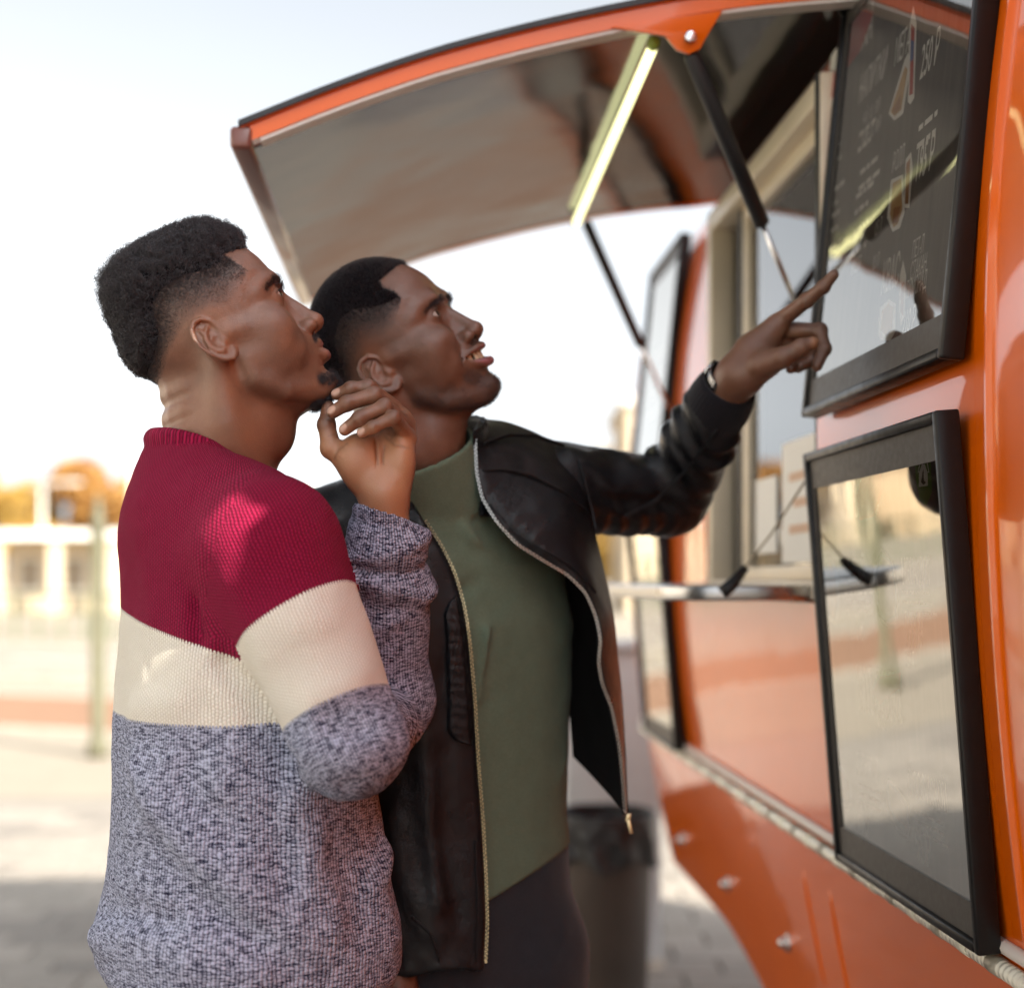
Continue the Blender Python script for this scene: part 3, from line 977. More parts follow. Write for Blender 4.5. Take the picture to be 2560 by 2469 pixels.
class Board:
    def __init__(self, label, s_far, s_near, y_bot, z_bot, y_top, z_top, group='framed menu boards on the truck side', f=.013, cover=None):
        bpy.context.view_layer.update()
        self.W = s_far - s_near
        self.H = math.hypot(y_top - y_bot, z_top - z_bot)
        ex = Vector((-1, 0, 0)); ey = Vector((0, y_top - y_bot, z_top - z_bot)).normalized(); ez = ex.cross(ey)
        M = Matrix((ex, ey, ez)).transposed().to_4x4(); M.translation = Vector((s_far, y_bot, z_bot))
        self.o = empty('menu_board'); self.o.matrix_world = TRK.matrix_world @ M
        tag(self.o, label, 'menu board', group)
        self.inv = self.o.matrix_world.inverted()
        W, H = self.W, self.H
        mb = MB()
        for name, lo, hi in (('frame_side', (0, 0, 0), (f, H, .028)), ('frame_side', (W - f, 0, 0), (W, H, .028)), ('frame_side', (f, 0, 0), (W - f, f, .028)), ('frame_side', (f, H - f, 0), (W - f, H, .028))):
            MB().box(lo, hi).build(name, BFRAME, self.o, False, .003)
        g = .050
        for lo, hi in (((f, f, .006), (f + .012, H - f, .0215)), ((W - f - .012, f, .006), (W - f, H - f, .0215)), ((f + .012, f, .006), (W - f - .012, f + g * .8, .0215)), ((f + .012, H - f - g * .8, .006), (W - f - .012, H - f, .0215))):
            MB().box(lo, hi).build('border', BMAT, self.o)
        self.panel = MB().box((f + .010, f + g * .7, .002), (W - f - .010, H - f - g * .7, .016)).build('printed_panel', BPANEL, self.o)
        cv = MB(); cv.add([(f + .010, f + g * .7, .0200), (W - f - .010, f + g * .7, .0200), (W - f - .010, H - f - g * .7, .0200), (f + .010, H - f - g * .7, .0200)], [(0, 1, 2, 3)]); cv.build('cover_sheet', cover or COVER, self.o)
        self.zc = .0165

    def xy(self, px, py):
        o = self.inv @ Vector((0, 0, CAM_H)); d = self.inv @ Vector(P(px, py, 1.0)) - o
        t = (self.zc - o.z) / d.z
        q = o + d * t
        return q.x, q.y

    def text(self, s, px, py, h, m_, wide=1.0, bold=.0, tilt=0.0):
        x, y = self.xy(px, py)
        me = text_mesh(s, bold).copy(); me.materials.append(m_)
        t = link('lettering', me, None, self.o)
        t.location = (x, y, self.zc); t.scale = (h * wide * .52, h * .74, 1); t.rotation_euler = (0, 0, tilt)
        self.zc += .00002
        return t

    def shape(self, name, pts, m_, dz=.0002):
        q = [self.xy(*p) for p in pts]
        mb = MB(); mb.add([(x, y, self.zc + dz) for x, y in q], [tuple(range(len(q)))])
        return mb.build(name, m_, self.o)

    def rings(self, name, pts, m_, w=.003):
        """flat outline of a picture"""
        q = np.array([self.xy(*p) for p in pts])
        c = q.mean(0)
        n = len(q)
        d = q - c; d /= np.linalg.norm(d, axis=1)[:, None]
        o, i = q + d * w * .6, q - d * w * .6
        mb = MB(); mb.add([(x, y, self.zc + .0003) for x, y in np.concatenate([o, i])], [(k, (k + 1) % n, n + (k + 1) % n, n + k) for k in range(n)])
        return mb.build(name, m_, self.o)

    def lines(self, px, py, n, w, gap, m_, h=.004):
        mb = MB()
        x, y = self.xy(px, py)
        r = random.Random(int(px + py))
        for k in range(n):
            xx = x
            while xx < x + w * (.75 + .25 * r.random()):
                ww = r.uniform(.010, .028)
                mb.add([(xx, y - k * gap, self.zc), (xx + ww, y - k * gap, self.zc), (xx + ww, y - k * gap + h, self.zc), (xx, y - k * gap + h, self.zc)], [(0, 1, 2, 3)]); xx += ww + .006
        return mb.build('small_print', m_, self.o)


yb = lambda z: float(off(z)) + .006
UB = Board('upper framed menu board beside the window, with drinks and prices', 2.135, 1.562, yb(1.66) + .004, 1.658, yb(2.28) + .012, 2.285)
U = UB
U.shape('red_banner', [(2085, 215), (2150, 130), (2185, 30), (2150, 20), (2112, 95), (2088, 150)], BRED)
U.text('ВЫПЕЧКА', 2138, 108, .105, BWHITE, .62, .012)
U.shape('bottle_picture', [(2074, 260), (2072, 190), (2078, 140), (2092, 118), (2096, 150), (2094, 240), (2086, 265)], BWHITE)
U.shape('bottle_picture', [(2076, 250), (2075, 205), (2088, 175), (2090, 235)], BRED, .0005)
U.text('НАПИТКИ', 2182, 195, .075, BWHITE, .62, .008)
for i, (t, py) in enumerate((('ЧАЙ   0,3   50 Р', 282), ('КОФЕ  0,2   80 Р', 330))):
    U.text(t, 2178, py, .034, BWHITE, .62)
U.text('МЕГА', 2256, 118, .070, BWHITE, .6, .006)
U.text('250 Р', 2325, 140, .082, BWHITE, .62, .010)
U.text('195 Р', 2312, 400, .082, BWHITE, .62, .010)
U.text('РОЛЛ', 2246, 400, .050, BWHITE, .6)
U.text('ЛАТТЕ', 2090, 330, .055, BWHITE, .55)
U.text('МОРС', 2150, 600, .070, BWHITE, .6, .006)
U.text('КВАС', 2226, 690, .080, BWHITE, .6, .006)
U.text('0,5 Л', 2196, 570, .040, BWHITE, .6)
U.text('ПЕТ-Л', 2295, 620, .042, BWHITE, .62)
U.text('СТАКАН', 2296, 670, .042, BWHITE, .62)
U.text('ЛИМОНАД', 2290, 715, .042, BWHITE, .62)
U.text('ВИШНЯ', 2140, 665, .036, BWHITE, .62)
U.text('0,3 Л', 2190, 655, .036, BWHITE, .62)
for px, py in ((2066, 400), (2066, 500), (2066, 560), (2150, 440), (2148, 345), (2296, 330), (2140, 500), (2060, 640)):
    U.lines(px, py, 2, .075, .022, BWHITE, .007)
# two filled rolls in paper
for pts in ([(2222, 285), (2262, 150), (2272, 130), (2276, 170), (2258, 285), (2236, 302)],):
    U.shape('food_picture', pts, BWHITE); U.shape('food_picture', [(2228, 280), (2264, 165), (2270, 175), (2254, 275), (2237, 292)], BTAN, .0006)
    U.shape('food_picture', [(2232, 278), (2254, 235), (2252, 270), (2238, 288)], BBRN, .0010)
U.shape('cup_picture', [(2270, 255), (2276, 50), (2284, 15), (2292, 60), (2286, 245), (2276, 262)], BWHITE); U.shape('cup_picture', [(2274, 240), (2279, 60), (2288, 70), (2283, 235)], BRED, .0006); U.shape('cup_picture', [(2277, 155), (2279, 100), (2287, 105), (2285, 150)], BBLUE, .001)
U.shape('food_picture', [(2218, 545), (2228, 450), (2258, 436), (2262, 530), (2250, 570), (2232, 580)], BWHITE); U.shape('food_picture', [(2226, 535), (2233, 458), (2254, 446), (2257, 525), (2246, 560), (2234, 570)], BTAN, .0006)
U.shape('food_picture', [(2232, 560), (2236, 520), (2254, 515), (2246, 558)], BBRN, .001)
U.shape('cup_picture', [(2260, 520), (2264, 400), (2278, 380), (2282, 420), (2274, 520)], BWHITE); U.shape('cup_picture', [(2263, 510), (2267, 410), (2277, 395), (2272, 510)], BBRN, .0006)
U.shape('cup_picture', [(2248, 770), (2250, 690), (2258, 650), (2266, 690), (2262, 790), (2252, 815)], BWHITE); U.shape('cup_picture', [(2252, 780), (2254, 710), (2262, 705), (2259, 790)], BBRN, .0006)
U.shape('food_picture', [(2196, 835), (2200, 770), (2222, 748), (2240, 760), (2238, 830), (2226, 852), (2200, 850)], BWHITE); U.shape('food_picture', [(2202, 825), (2206, 778), (2222, 758), (2234, 768), (2232, 822), (2214, 838)], BTAN, .0006)
U.text('210 Р', 2272, 806, .060, BWHITE, .6, .008)

LB = Board('lower framed menu board under the drinks board, listing hot dogs', 2.118, 1.572, yb(1.01) + .004, 1.012, yb(1.605) + .006, 1.607, cover=COVER2)
L_ = LB
L_.shape('red_mark', [(2150, 1300), (2140, 1240), (2160, 1175), (2200, 1165), (2210, 1220), (2185, 1290)], BRED)
L_.text('МЕНЮ', 2165, 1235, .120, BWHITE, .5, .008)
L_.shape('green_badge', [(2286, 1150), (2292, 1135), (2326, 1122), (2330, 1230), (2316, 1265), (2300, 1250), (2290, 1200)], BGREEN, .0001)
L_.rings('badge_ring', [(2296, 1180), (2301, 1155), (2308, 1147), (2318, 1152), (2323, 1180)], BWHITE, .0022)
L_.shape('badge_figure', [(2298, 1217), (2299, 1180), (2306, 1160), (2313, 1160), (2320, 1180), (2321, 1214)], BWHITE, .0006)
L_.shape('badge_mark', [(2305, 1205), (2308, 1180), (2311, 1172), (2312, 1200), (2317, 1206), (2311, 1212)], BPANEL, .0010)
L_.text('МЕГА ДОГ', 2290, 1432, .060, BWHITE, .62, .006)
L_.rings('food_outline', [(2186, 1440), (2192, 1400), (2206, 1372), (2216, 1385), (2230, 1400), (2240, 1450), (2246, 1510), (2238, 1555), (2220, 1562), (2200, 1545), (2188, 1490)], BWHITE)
L_.shape('food_picture', [(2192, 1445), (2204, 1390), (2224, 1405), (2238, 1470), (2236, 1535), (2216, 1550), (2198, 1520)], BTAN, .0001)
L_.rings('food_outline', [(2058, 1440), (2062, 1400), (2078, 1392), (2092, 1430), (2098, 1510), (2090, 1560), (2070, 1540)], BWHITE)
L_.shape('food_picture', [(2062, 1440), (2074, 1402), (2088, 1436), (2092, 1505), (2084, 1545), (2070, 1520)], BTAN, .0001)
L_.text('199 Р', 2285, 1582, .080, BWHITE, .62, .010)
L_.text('180 Р', 2140, 1568, .080, BWHITE, .62, .010)
L_.text('280 Г', 2277, 1650, .036, BWHITE, .6)
L_.text('СЫРНЫЙ', 2140, 1430, .055, BWHITE, .6)
L_.lines(2256, 1484, 3, .11, .012, BWHITE, .004); L_.lines(2112, 1484, 3, .11, .012, BWHITE, .004)
L_.shape('red_mark', [(2180, 1730), (2200, 1690), (2252, 1680), (2250, 1720), (2200, 1760)], BRED)
L_.text('ХОТ-ДОГИ', 2196, 1742, .115, BWHITE, .55, .010)
L_.rings('food_outline', [(2078, 1930), (2082, 1900), (2104, 1920), (2126, 1955), (2128, 2010), (2118, 2025), (2090, 1985)], BWHITE)
L_.shape('food_picture', [(2084, 1930), (2090, 1915), (2108, 1930), (2120, 1960), (2120, 2005), (2096, 1980)], BTAN, .0001)
L_.rings('food_outline', [(2214, 1970), (2218, 1945), (2240, 1965), (2272, 2010), (2276, 2060), (2270, 2095), (2240, 2065), (2220, 2020)], BWHITE)
L_.shape('food_picture', [(2220, 1975), (2224, 1960), (2242, 1978), (2266, 2015), (2268, 2070), (2244, 2050), (2226, 2015)], BTAN, .0001)
L_.text('С СЫРОМ', 2168, 1920, .060, BWHITE, .6, .005)
L_.text('С СОСИСКОЙ', 2318, 1978, .062, BWHITE, .6, .005)
L_.text('99 Р', 2158, 2050, .085, BWHITE, .62, .010)
L_.text('95 Р', 2308, 2120, .085, BWHITE, .62, .010)
L_.lines(2144, 1960, 3, .10, .012, BWHITE, .004); L_.lines(2286, 2030, 3, .11, .012, BWHITE, .004)
# the pair on the far side of the window
for lb, z0, z1 in (('upper framed board past the window, at the far end of the truck', 1.66, 2.25), ('lower framed board past the window, at the far end of the truck', 1.012, 1.607)):
    B_ = Board(lb, 3.92, 3.45, yb(z0) + .004, z0, yb(z1) + .008, z1, f=.008, cover=COVER2)
    bpy.context.view_layer.update()
    B_.lines(1630, 1450 - (z0 + .3 - 1.42) * 1000, 4, .2, .05, BWHITE, .02)
# ---------------------------------------------------------------- heads (millimetres, x forward, y left, z up, origin between the ear canals)
LOFT = np.array([
    # z, back, front, half width, widest x
    (75, -70, 68, 69, -4), (62, -58, 77, 71, 6), (48, -52, 81, 70.5, 12), (30, -48, 78, 70, 16), (12, -44, 79, 69, 18), (-8, -38, 83, 66, 18),
    (-28, -30, 88, 61, 18), (-48, -20, 90, 56, 20), (-66, -6, 90, 49, 27), (-82, 12, 87, 38, 38), (-94, 34, 79, 24, 52), (-104, 46, 70, 12, 56)][::-1], float)


def near(m, lo, hi, fn, far=30.0):
    """evaluate fn only for points inside a box"""
    k = ((m > np.asarray(lo)) & (m < np.asarray(hi))).all(1)
    out = np.full(len(m), far)
    if k.any(): out[k] = fn(m[k])
    return out


def ear_sdf(p, tilt=0.28, flare=0.5, s=1.0):
    """p: |y| mirrored head coordinates"""
    q = p - np.array([-4.0, 68.0, 4.0])
    c, sn = math.cos(tilt), math.sin(tilt)
    u = (q[:, 0] * c + q[:, 2] * sn) / s
    v = (-q[:, 0] * sn + q[:, 2] * c) / s
    w = q[:, 1] / s
    e = np.stack([u, v, w + flare * np.minimum(u, 6) * 0.9], 1)
    hel = [(3, 0, 5), (6, 10, 7), (4, 22, 7.5), (-4, 31, 8), (-14, 32.5, 8), (-23, 26, 8), (-27.5, 14, 8), (-27.5, 0, 7.5), (-24, -12, 7), (-17.5, -22, 6), (-11, -29, 5.5), (-4, -32, 5), (2, -28, 3.5), (4, -22, 2)]
    hr = [2.2, 2.8, 3.0, 3.2, 3.3, 3.3, 3.2, 3.0, 2.9, 3.0, 4.0, 4.4, 3.6, 3.0]
    d = chain(e, hel, hr)
    ant = [(-4, 19, 5), (-11, 14, 6.4), (-16.5, 6, 7), (-18, -4, 7), (-15.5, -13, 6.6), (-9, -18, 6.2)]
    d = smin(d, chain(e, ant, [2.2, 2.8, 3.2, 3.2, 3.0, 3.2]), 1.6)
    d = smin(d, chain(e, [(-14, 9, 6), (-15, 20, 5.5)], [2.6, 2.0]), 1.5)
    d = smin(d, ell(e, (-10.5, 1, 1.0), (18, 31, 4.6)), 2.0)
    d = smin(d, ell(e, (-6, -27, 3.4), (8.5, 8, 3.4)), 2.0)
    d = smin(d, ell(e, (-9, -17, 6), (4, 3.2, 3)), 1.5)
    hole = ell(e, (-6, -5, 8.0), (8.5, 10.0, 6.5))
    d = smax(d, -hole, 1.5)
    d = smin(d, ell(e, (-6, -6, -3.0), (11, 14, 4.5)), 1.0)
    d = smax(d, -cone(e, (0, -4, 12), (2, -4, -2), 3.2, 3.2), 1.0)
    d = smin(d, ell(e, (3.4, -5, 5.0), (3.4, 6.5, 3.6)), 2.0)
    return d * s


def face_sdf(d, m, o):
    x, a, z = m[:, 0], m[:, 1], m[:, 2]
    G = lambda k, v: o.get(k, v)
    # brow ridge, glabella
    d = smin(d, chain(m, [(74 + G('brow', 0), 9, 43), (76 + G('brow', 0), 24, 48), (66, 42, 46), (53, 54, 36)], [7.5, 7.5, 7, 5]), 13)
    # orbits
    d = smax(d, -ell(m, (88, 31, 28), (15, 17, 10.5)), 9)
    # cheek bones and arches
    d = smin(d, ell(m, (55, 47, -2), (18, 14, 16)), 22)
    if G('smile', 0):
        d = smin(d, ell(m, (70, 38, -4), (15, 15, 14)), 13)
    # muzzle, chin, jaw
    d = smin(d, ell(m, (70, 0, -36), (28, 33, 28)), 14)
    d = smin(d, ell(m, (82 + G('chin', 0), 0, -80), (19, 19, 16)), 12)
    # upper and lower lids over the eye balls
    ec = np.array([67.5, 32, 28.0])
    q = m - ec
    rr = np.linalg.norm(q, axis=1)
    gz = G('gaze', 0.0)
    lid = rr - 13.9
    az = np.arctan2(q[:, 1], q[:, 0]); el = np.arctan2(q[:, 2], np.hypot(q[:, 0], q[:, 1]))
    t = np.clip((az + 0.66) / 1.62, 0, 1)
    arch = np.sin(t * math.pi)
    up = (-0.03 + 0.46 * G('open', 1.0) * arch ** 0.85 + 0.10 * t) + gz * arch
    lo = (-0.03 - 0.30 * arch + 0.10 * t) + gz * 0.6 * arch
    d = smin(d, lid, 5)
    crease = np.abs(el - up - 0.33) * 13
    d = d + 0.9 * np.exp(-(crease / 1.6) ** 2) * sstep(q[:, 0], 2, 8) * sstep(-np.abs(rr - 15), -5, 0)
    op = np.maximum(np.maximum(el - up, lo - el) * 12.5, np.where((t <= 0) | (t >= 1) | (q[:, 0] < 1), 9.0, -9.0))
    op = np.maximum(op, rr - 16.5)
    d = smax(d, -op, 0.9)
    d = smin(d, np.maximum(rr - 11.3, -60), 0.8)
    # nose
    nw = G('nw', 1.0)
    d = smin(d, chain(m, [(70, 0, 30), (76, 0, 14), (84, 0, -8), (86, 0, -16)], [11, 12, 14, 13]), 7)
    d = smin(d, chain(m, [(76, 0, 33), (87, 0, 19), (101, 0, -3), (103.5, 0, -8)], [8.5, 7.0, 8.0, 9.0]), 5)
    d = smin(d, ell(m, (102.5, 0, -9.5), (11.5, 11.5, 10.2)), 5)
    d = smin(d, ell(m, (92.5, 14.5 * nw, -13.5), (11.5, 8.6, 8.6)), 4.5)
    d = smin(d, chain(m, [(104, 0, -16), (96, 0, -21)], [4.5, 4.5]), 3)
    d = smax(d, -ell(m, (97.0, 9.4 * nw, -20.5), (7.6, 5.6, 7.0)), 1.6)
    d = d + 1.6 * np.exp(-((np.linalg.norm((m - np.array([84.0, 22.5 * nw, -10])) * np.array([0.5, 1, 0.45]), axis=1)) / 2.6) ** 2)
    # mouth
    if not G('smile', 0):
        ul = [(95.5, 0, -33.5), (94, 9, -33.5), (88, 18, -36.5), (81, 25.5, -40)]
        ll = [(96.5, 0, -49.5), (95, 9, -49), (88, 18, -46), (81, 25.5, -42)]
        d = smin(d, chain(m, ul, [7.6, 7.0, 5.2, 2.6]), 3.2)
        d = smin(d, chain(m, ll, [9.2, 8.2, 5.6, 2.6]), 3.2)
        slit = chain(m, [(108, 0, -41.0), (97, 0, -41.0), (92, 14, -41), (83, 24, -41.2)], [1.9, 1.5, 1.0, 0.7])
        sl2 = chain(m, [(108, 8, -41.0), (94, 9, -41.0)], [1.6, 1.3])
        d = smax(d, -np.minimum(slit, sl2), 1.6)
        d = smax(d, -ell(m, (101, 0, -63.5), (7, 17, 5)), 7)
        d = smax(d, -ell(m, (103, 0, -27), (4, 2.6, 6)), 4)
    else:
        ul = [(101.5, 0, -30.5), (98.5, 12, -30.6), (89, 24, -32.6), (76, 33.5, -35.5)]
        ll = [(101, 0, -52.5), (98, 12, -51.6), (88.5, 24, -46.4), (76, 33.5, -37.6)]
        d = smin(d, chain(m, ul, [5.4, 5.2, 4.2, 2.6]), 3.2)
        d = smin(d, chain(m, ll, [7.0, 6.6, 4.6, 2.6]), 3.2)
        # open mouth
        zt = np.interp(a, [0, 12, 24, 31, 34], [-34.0, -34.2, -35.0, -36.3, -37])
        zb = np.interp(a, [0, 12, 24, 31, 34], [-46.2, -45.6, -42.8, -38.6, -37])
        mo = np.maximum(np.maximum(z - zt, zb - z), np.maximum(a - 33.5, 66 - x))
        d = smax(d, -mo, 1.4)
        # smile folds
        d = d + 2.8 * np.exp(-(chain(m, [(91, 23, -8), (86, 33, -24), (77, 38.5, -40)], [0.1, 0.1, 0.1]) / 3.2) ** 2)
        d = smax(d, -ell(m, (103, 0, -64), (6, 18, 4.5)), 7)
    return d


def head_sdf(p, o):
    a = np.abs(p[:, 1]); x = p[:, 0]; z = p[:, 2]
    m = np.stack([x, a, z], 1)
    G = lambda k, v: o.get(k, v)
    # cranium and face mass
    d = ell(m, (-12, 0, 48), (89, 76, 89))
    d = smin(d, ell(m, (-50, 0, 32), (50, 56, 52)), 14)
    zi = np.clip(z, LOFT[0, 0], LOFT[-1, 0])
    bk, fr, hw, xc = (np.interp(zi, LOFT[:, 0], LOFT[:, i]) for i in (1, 2, 3, 4))
    fr = fr + G('fr', 0.0)
    ax = np.where(x > xc, fr - xc, xc - bk)
    n = 2.35
    v = ((np.abs(x - xc) / ax) ** n + (a / hw) ** n) ** (1 / n)
    L = (v - 1) * v / (np.sqrt((x - xc) ** 2 / ax ** 4 + a ** 2 / hw ** 4) + 1e-6)
    L = np.clip(L, -40, 80)
    L = smax(smax(L, -100 - z, 10), z - 72, 12)
    d = smin(d, L, 16)
    d = smin(d, ell(m, (34, 0, 66), (38 + G('fore', 0), 58, 42)), 14)
    d = smin(d, chain(m, [(14, 54, -30), (16, 51, -50), (40, 42, -74), (74, 17, -87)], [11, 12, 11.5, 11]), 13)
    d = smin(d, ell(m, (30, 50, -28), (22, 10, 30)), 12)
    d = smin(d, chain(m, [(52, 56, 2), (24, 65, 4), (6, 68, 5)], [6, 4, 3]), 18)
    d = smin(d, ell(m, (54, 44, -28), (26, 13, 24)), 18)
    d = smin(d, ell(m, (40, 54, -16), (26, 9.5, 18)), 16)
    k = (x > 22) & (z < 85)
    if k.any(): d[k] = face_sdf(d[k], m[k], o)
    # ear
    ez = np.array([0, 0, G('earz', 0.0)])
    d = smin(d, near(m - ez, (-50, 45, -50), (30, 110, 60), lambda t: ear_sdf(t, G('eartilt', 0.28), G('flare', 0.5), 0.86)), 1.8)
    # hollow behind the jaw, under the ear
    d = smax(d, -ell(m, (-6, 66, -34), (9, 9, 16)), 8)
    return d
# ---------------------------------------------------------------- materials of people and clothes
def skin_mat(name, base, light, lipc, spec=0.65):
    t = NT(name)
    c = t.coord('Object')
    big = t.noise(c, 26, 3, 0.55)
    fine = t.noise(c, 240, 3, 0.6)
    pore = t.n('TexVoronoi', Vector=c, Scale=900.0).outputs['Distance']
    col = t.mix(t.rng(big, 0.35, 0.65), tuple(0.86 * v for v in base), tuple(min(1, 1.12 * v) for v in base))
    col = t.mix(t.rng(fine, 0.35, 0.65, 0.0, 0.22), col, tuple(0.7 * v for v in base))
    col = t.mix(t.attr('palm'), col, light)
    col = t.mix(t.attr('lip'), col, lipc)
    col = t.mix(t.attr('nail'), col, (0.60, 0.40, 0.32))
    col = t.mix(t.math('MULTIPLY', t.attr('dark'), 0.75), col, tuple(0.30 * v for v in base))  # darker knuckles and lines; shading of lids, nostrils and hollows painted in too
    warm = t.attr('warm')
    col = t.mix(t.math('MULTIPLY', warm, 0.45), col, (0.30, 0.13, 0.065))
    # stubble and shaved hair: dark specks that thin out
    hm = t.attr('stub')
    sp = t.n('TexVoronoi', Vector=c, Scale=700.0).outputs['Distance']
    sn = t.noise(c, 90, 3, 0.7)
    spk = t.rng(t.math('ADD', sp, t.math('MULTIPLY', t.math('SUBTRACT', sn, 0.5), 0.5)), 0.22, 0.5, 1.0, 0.62)
    col = t.mix(t.math('MULTIPLY', t.math('MINIMUM', t.math('MULTIPLY', hm, 1.5), 1.0), spk), col, (0.012, 0.010, 0.011))
    t.set(Base_Color=col)
    ro = t.rng(t.noise(c, 60, 3), 0.3, 0.7, 0.30, 0.43)
    ro = t.math('ADD', ro, t.math('MULTIPLY', hm, 0.25))
    ro = t.math('SUBTRACT', ro, t.math('MULTIPLY', t.attr('nail'), 0.15))
    t.set(Roughness=ro)
    t.b.inputs['Specular IOR Level'].default_value = spec
    t.b.inputs['Subsurface Weight'].default_value = 0.16
    t.b.inputs['Subsurface Radius'].default_value = (1.0, 0.35, 0.18)
    t.b.inputs['Subsurface Scale'].default_value = 0.006
    h = t.math('ADD', t.math('MULTIPLY', pore, 0.6), t.math('MULTIPLY', t.noise(c, 420, 4, 0.7), 1.0))
    h = t.math('ADD', h, t.math('MULTIPLY', t.noise(c, 95, 3, 0.6), 1.1))
    t.bump(h, 0.42, 0.0009)
    return t.m


def knit_mat(name):
    t = NT(name)
    u, v, s1, s2 = t.attr('ku'), t.attr('kv'), t.attr('s1'), t.attr('s2')
    c = t.coord('Object')
    wob = t.noise(c, 55, 2)
    u = t.math('ADD', u, t.math('MULTIPLY', t.math('SUBTRACT', wob, 0.5), 0.004))
    v = t.math('ADD', v, t.math('MULTIPLY', t.math('SUBTRACT', t.noise(c, 41, 2), 0.5), 0.004))
    PU, PV = 0.0037, 0.0041
    a = t.math('DIVIDE', u, PU)
    ci = t.math('FLOOR', a)
    fx = t.math('FRACT', a)
    par = t.math('MULTIPLY', t.math('FLOORED_MODULO', ci, 2.0), 0.5)
    b = t.math('ADD', t.math('DIVIDE', v, PV), par)
    ri = t.math('FLOOR', b)
    fy = t.math('FRACT', b)
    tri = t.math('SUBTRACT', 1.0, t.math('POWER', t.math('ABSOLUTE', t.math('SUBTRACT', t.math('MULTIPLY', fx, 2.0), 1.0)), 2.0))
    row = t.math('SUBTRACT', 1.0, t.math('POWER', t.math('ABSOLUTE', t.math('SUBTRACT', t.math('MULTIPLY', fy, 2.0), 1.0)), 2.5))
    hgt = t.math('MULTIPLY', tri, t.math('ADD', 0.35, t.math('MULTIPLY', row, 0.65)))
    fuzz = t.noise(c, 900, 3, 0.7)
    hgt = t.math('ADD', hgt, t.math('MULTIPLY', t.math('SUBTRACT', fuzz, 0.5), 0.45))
    # the three yarns, with shade between stitches put into the colour
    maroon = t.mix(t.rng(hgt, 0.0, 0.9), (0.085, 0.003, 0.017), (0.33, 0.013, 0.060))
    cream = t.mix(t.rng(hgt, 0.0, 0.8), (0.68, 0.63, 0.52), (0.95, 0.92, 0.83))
    cell = t.n('CombineXYZ', X=ci, Y=ri)
    wn_ = t.n('TexWhiteNoise', Vector=cell.outputs[0]).outputs['Value']
    streak = t.n('CombineXYZ', X=t.math('MULTIPLY', u, 80.0), Y=t.math('MULTIPLY', v, 420.0))
    sn = t.noise(streak.outputs[0], 1.0, 3, 0.6)
    strand = t.n('CombineXYZ', X=t.math('MULTIPLY', u, 900.0), Y=t.math('MULTIPLY', t.math('ADD', v, t.math('MULTIPLY', t.math('ABSOLUTE', t.math('SUBTRACT', fx, 0.5)), 0.004)), 520.0))
    st = t.noise(strand.outputs[0], 1.0, 2, 0.6)
    mel = t.math('ADD', t.math('ADD', t.math('MULTIPLY', wn_, 0.16), t.math('MULTIPLY', sn, 1.0)), t.math('MULTIPLY', st, 0.5))
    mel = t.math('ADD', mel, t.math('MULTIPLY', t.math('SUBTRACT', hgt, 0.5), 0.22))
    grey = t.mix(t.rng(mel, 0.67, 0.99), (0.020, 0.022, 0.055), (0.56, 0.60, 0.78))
    edge = t.math('MULTIPLY', t.math('SUBTRACT', t.math('MULTIPLY', tri, 1.0), 0.5), 0.004)
    f1 = t.math('GREATER_THAN', t.math('ADD', s1, edge), 0.0)
    f2 = t.math('GREATER_THAN', t.math('ADD', s2, edge), 0.0)
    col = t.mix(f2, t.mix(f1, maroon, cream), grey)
    t.set(Base_Color=col, Roughness=0.92)
    t.b.inputs['Specular IOR Level'].default_value = 0.05
    t.b.inputs['Sheen Weight'].default_value = 0.04
    t.b.inputs['Sheen Roughness'].default_value = 0.5
    t.b.inputs['Sheen Tint'].default_value = (*(0.8, 0.8, 0.85), 1)
    t.bump(hgt, 0.85, 0.0022)
    return t.m


def leather_mat(name):
    t = NT(name)
    c = t.coord('Object')
    vor = t.n('TexVoronoi', Vector=c, Scale=420.0, feature='DISTANCE_TO_EDGE').outputs['Distance']
    cr = t.rng(vor, 0.0, 0.10)
    crk = t.n('TexVoronoi', Vector=t.mix(0.06, c, t.noise(c, 40, 3, 0.6, 'Color')), Scale=75.0, feature='DISTANCE_TO_EDGE').outputs['Distance']
    big = t.noise(c, 14, 3, 0.5)
    t.set(Base_Color=(0.0062, 0.0066, 0.0088))
    t.set(Roughness=t.rng(big, 0.3, 0.7, 0.26, 0.38))
    t.b.inputs['Specular IOR Level'].default_value = 0.34
    h = t.math('ADD', t.math('MULTIPLY', cr, 0.16), t.math('MULTIPLY', t.rng(crk, 0.0, 0.07), t.math('MULTIPLY', t.rng(big, .45, .65), 0.45)))
    h = t.math('ADD', h, t.math('MULTIPLY', t.noise(c, 34, 3, .55), 0.9))
    t.bump(h, 0.5, 0.0020)
    return t.m


def cloth_mat(name, a, b, scale=1400.0, rough=0.9, sheen=0.2, streak=(1, 1, 1), bump=0.35):
    t = NT(name)
    c = t.coord('Object', (scale * streak[0], scale * streak[1], scale * streak[2]))
    o = t.coord('Object')
    n1 = t.noise(c, 1.0, 2, 0.6)
    n2 = t.noise(o, 60, 4, 0.6)
    f = t.math('ADD', t.math('MULTIPLY', n1, 1.05), t.math('MULTIPLY', n2, 0.15))
    t.set(Base_Color=t.mix(t.rng(f, 0.4, 0.8), a, b), Roughness=rough)
    t.b.inputs['Specular IOR Level'].default_value = 0.15
    t.b.inputs['Sheen Weight'].default_value = sheen
    t.bump(n1, bump, 0.0008)
    return t.m


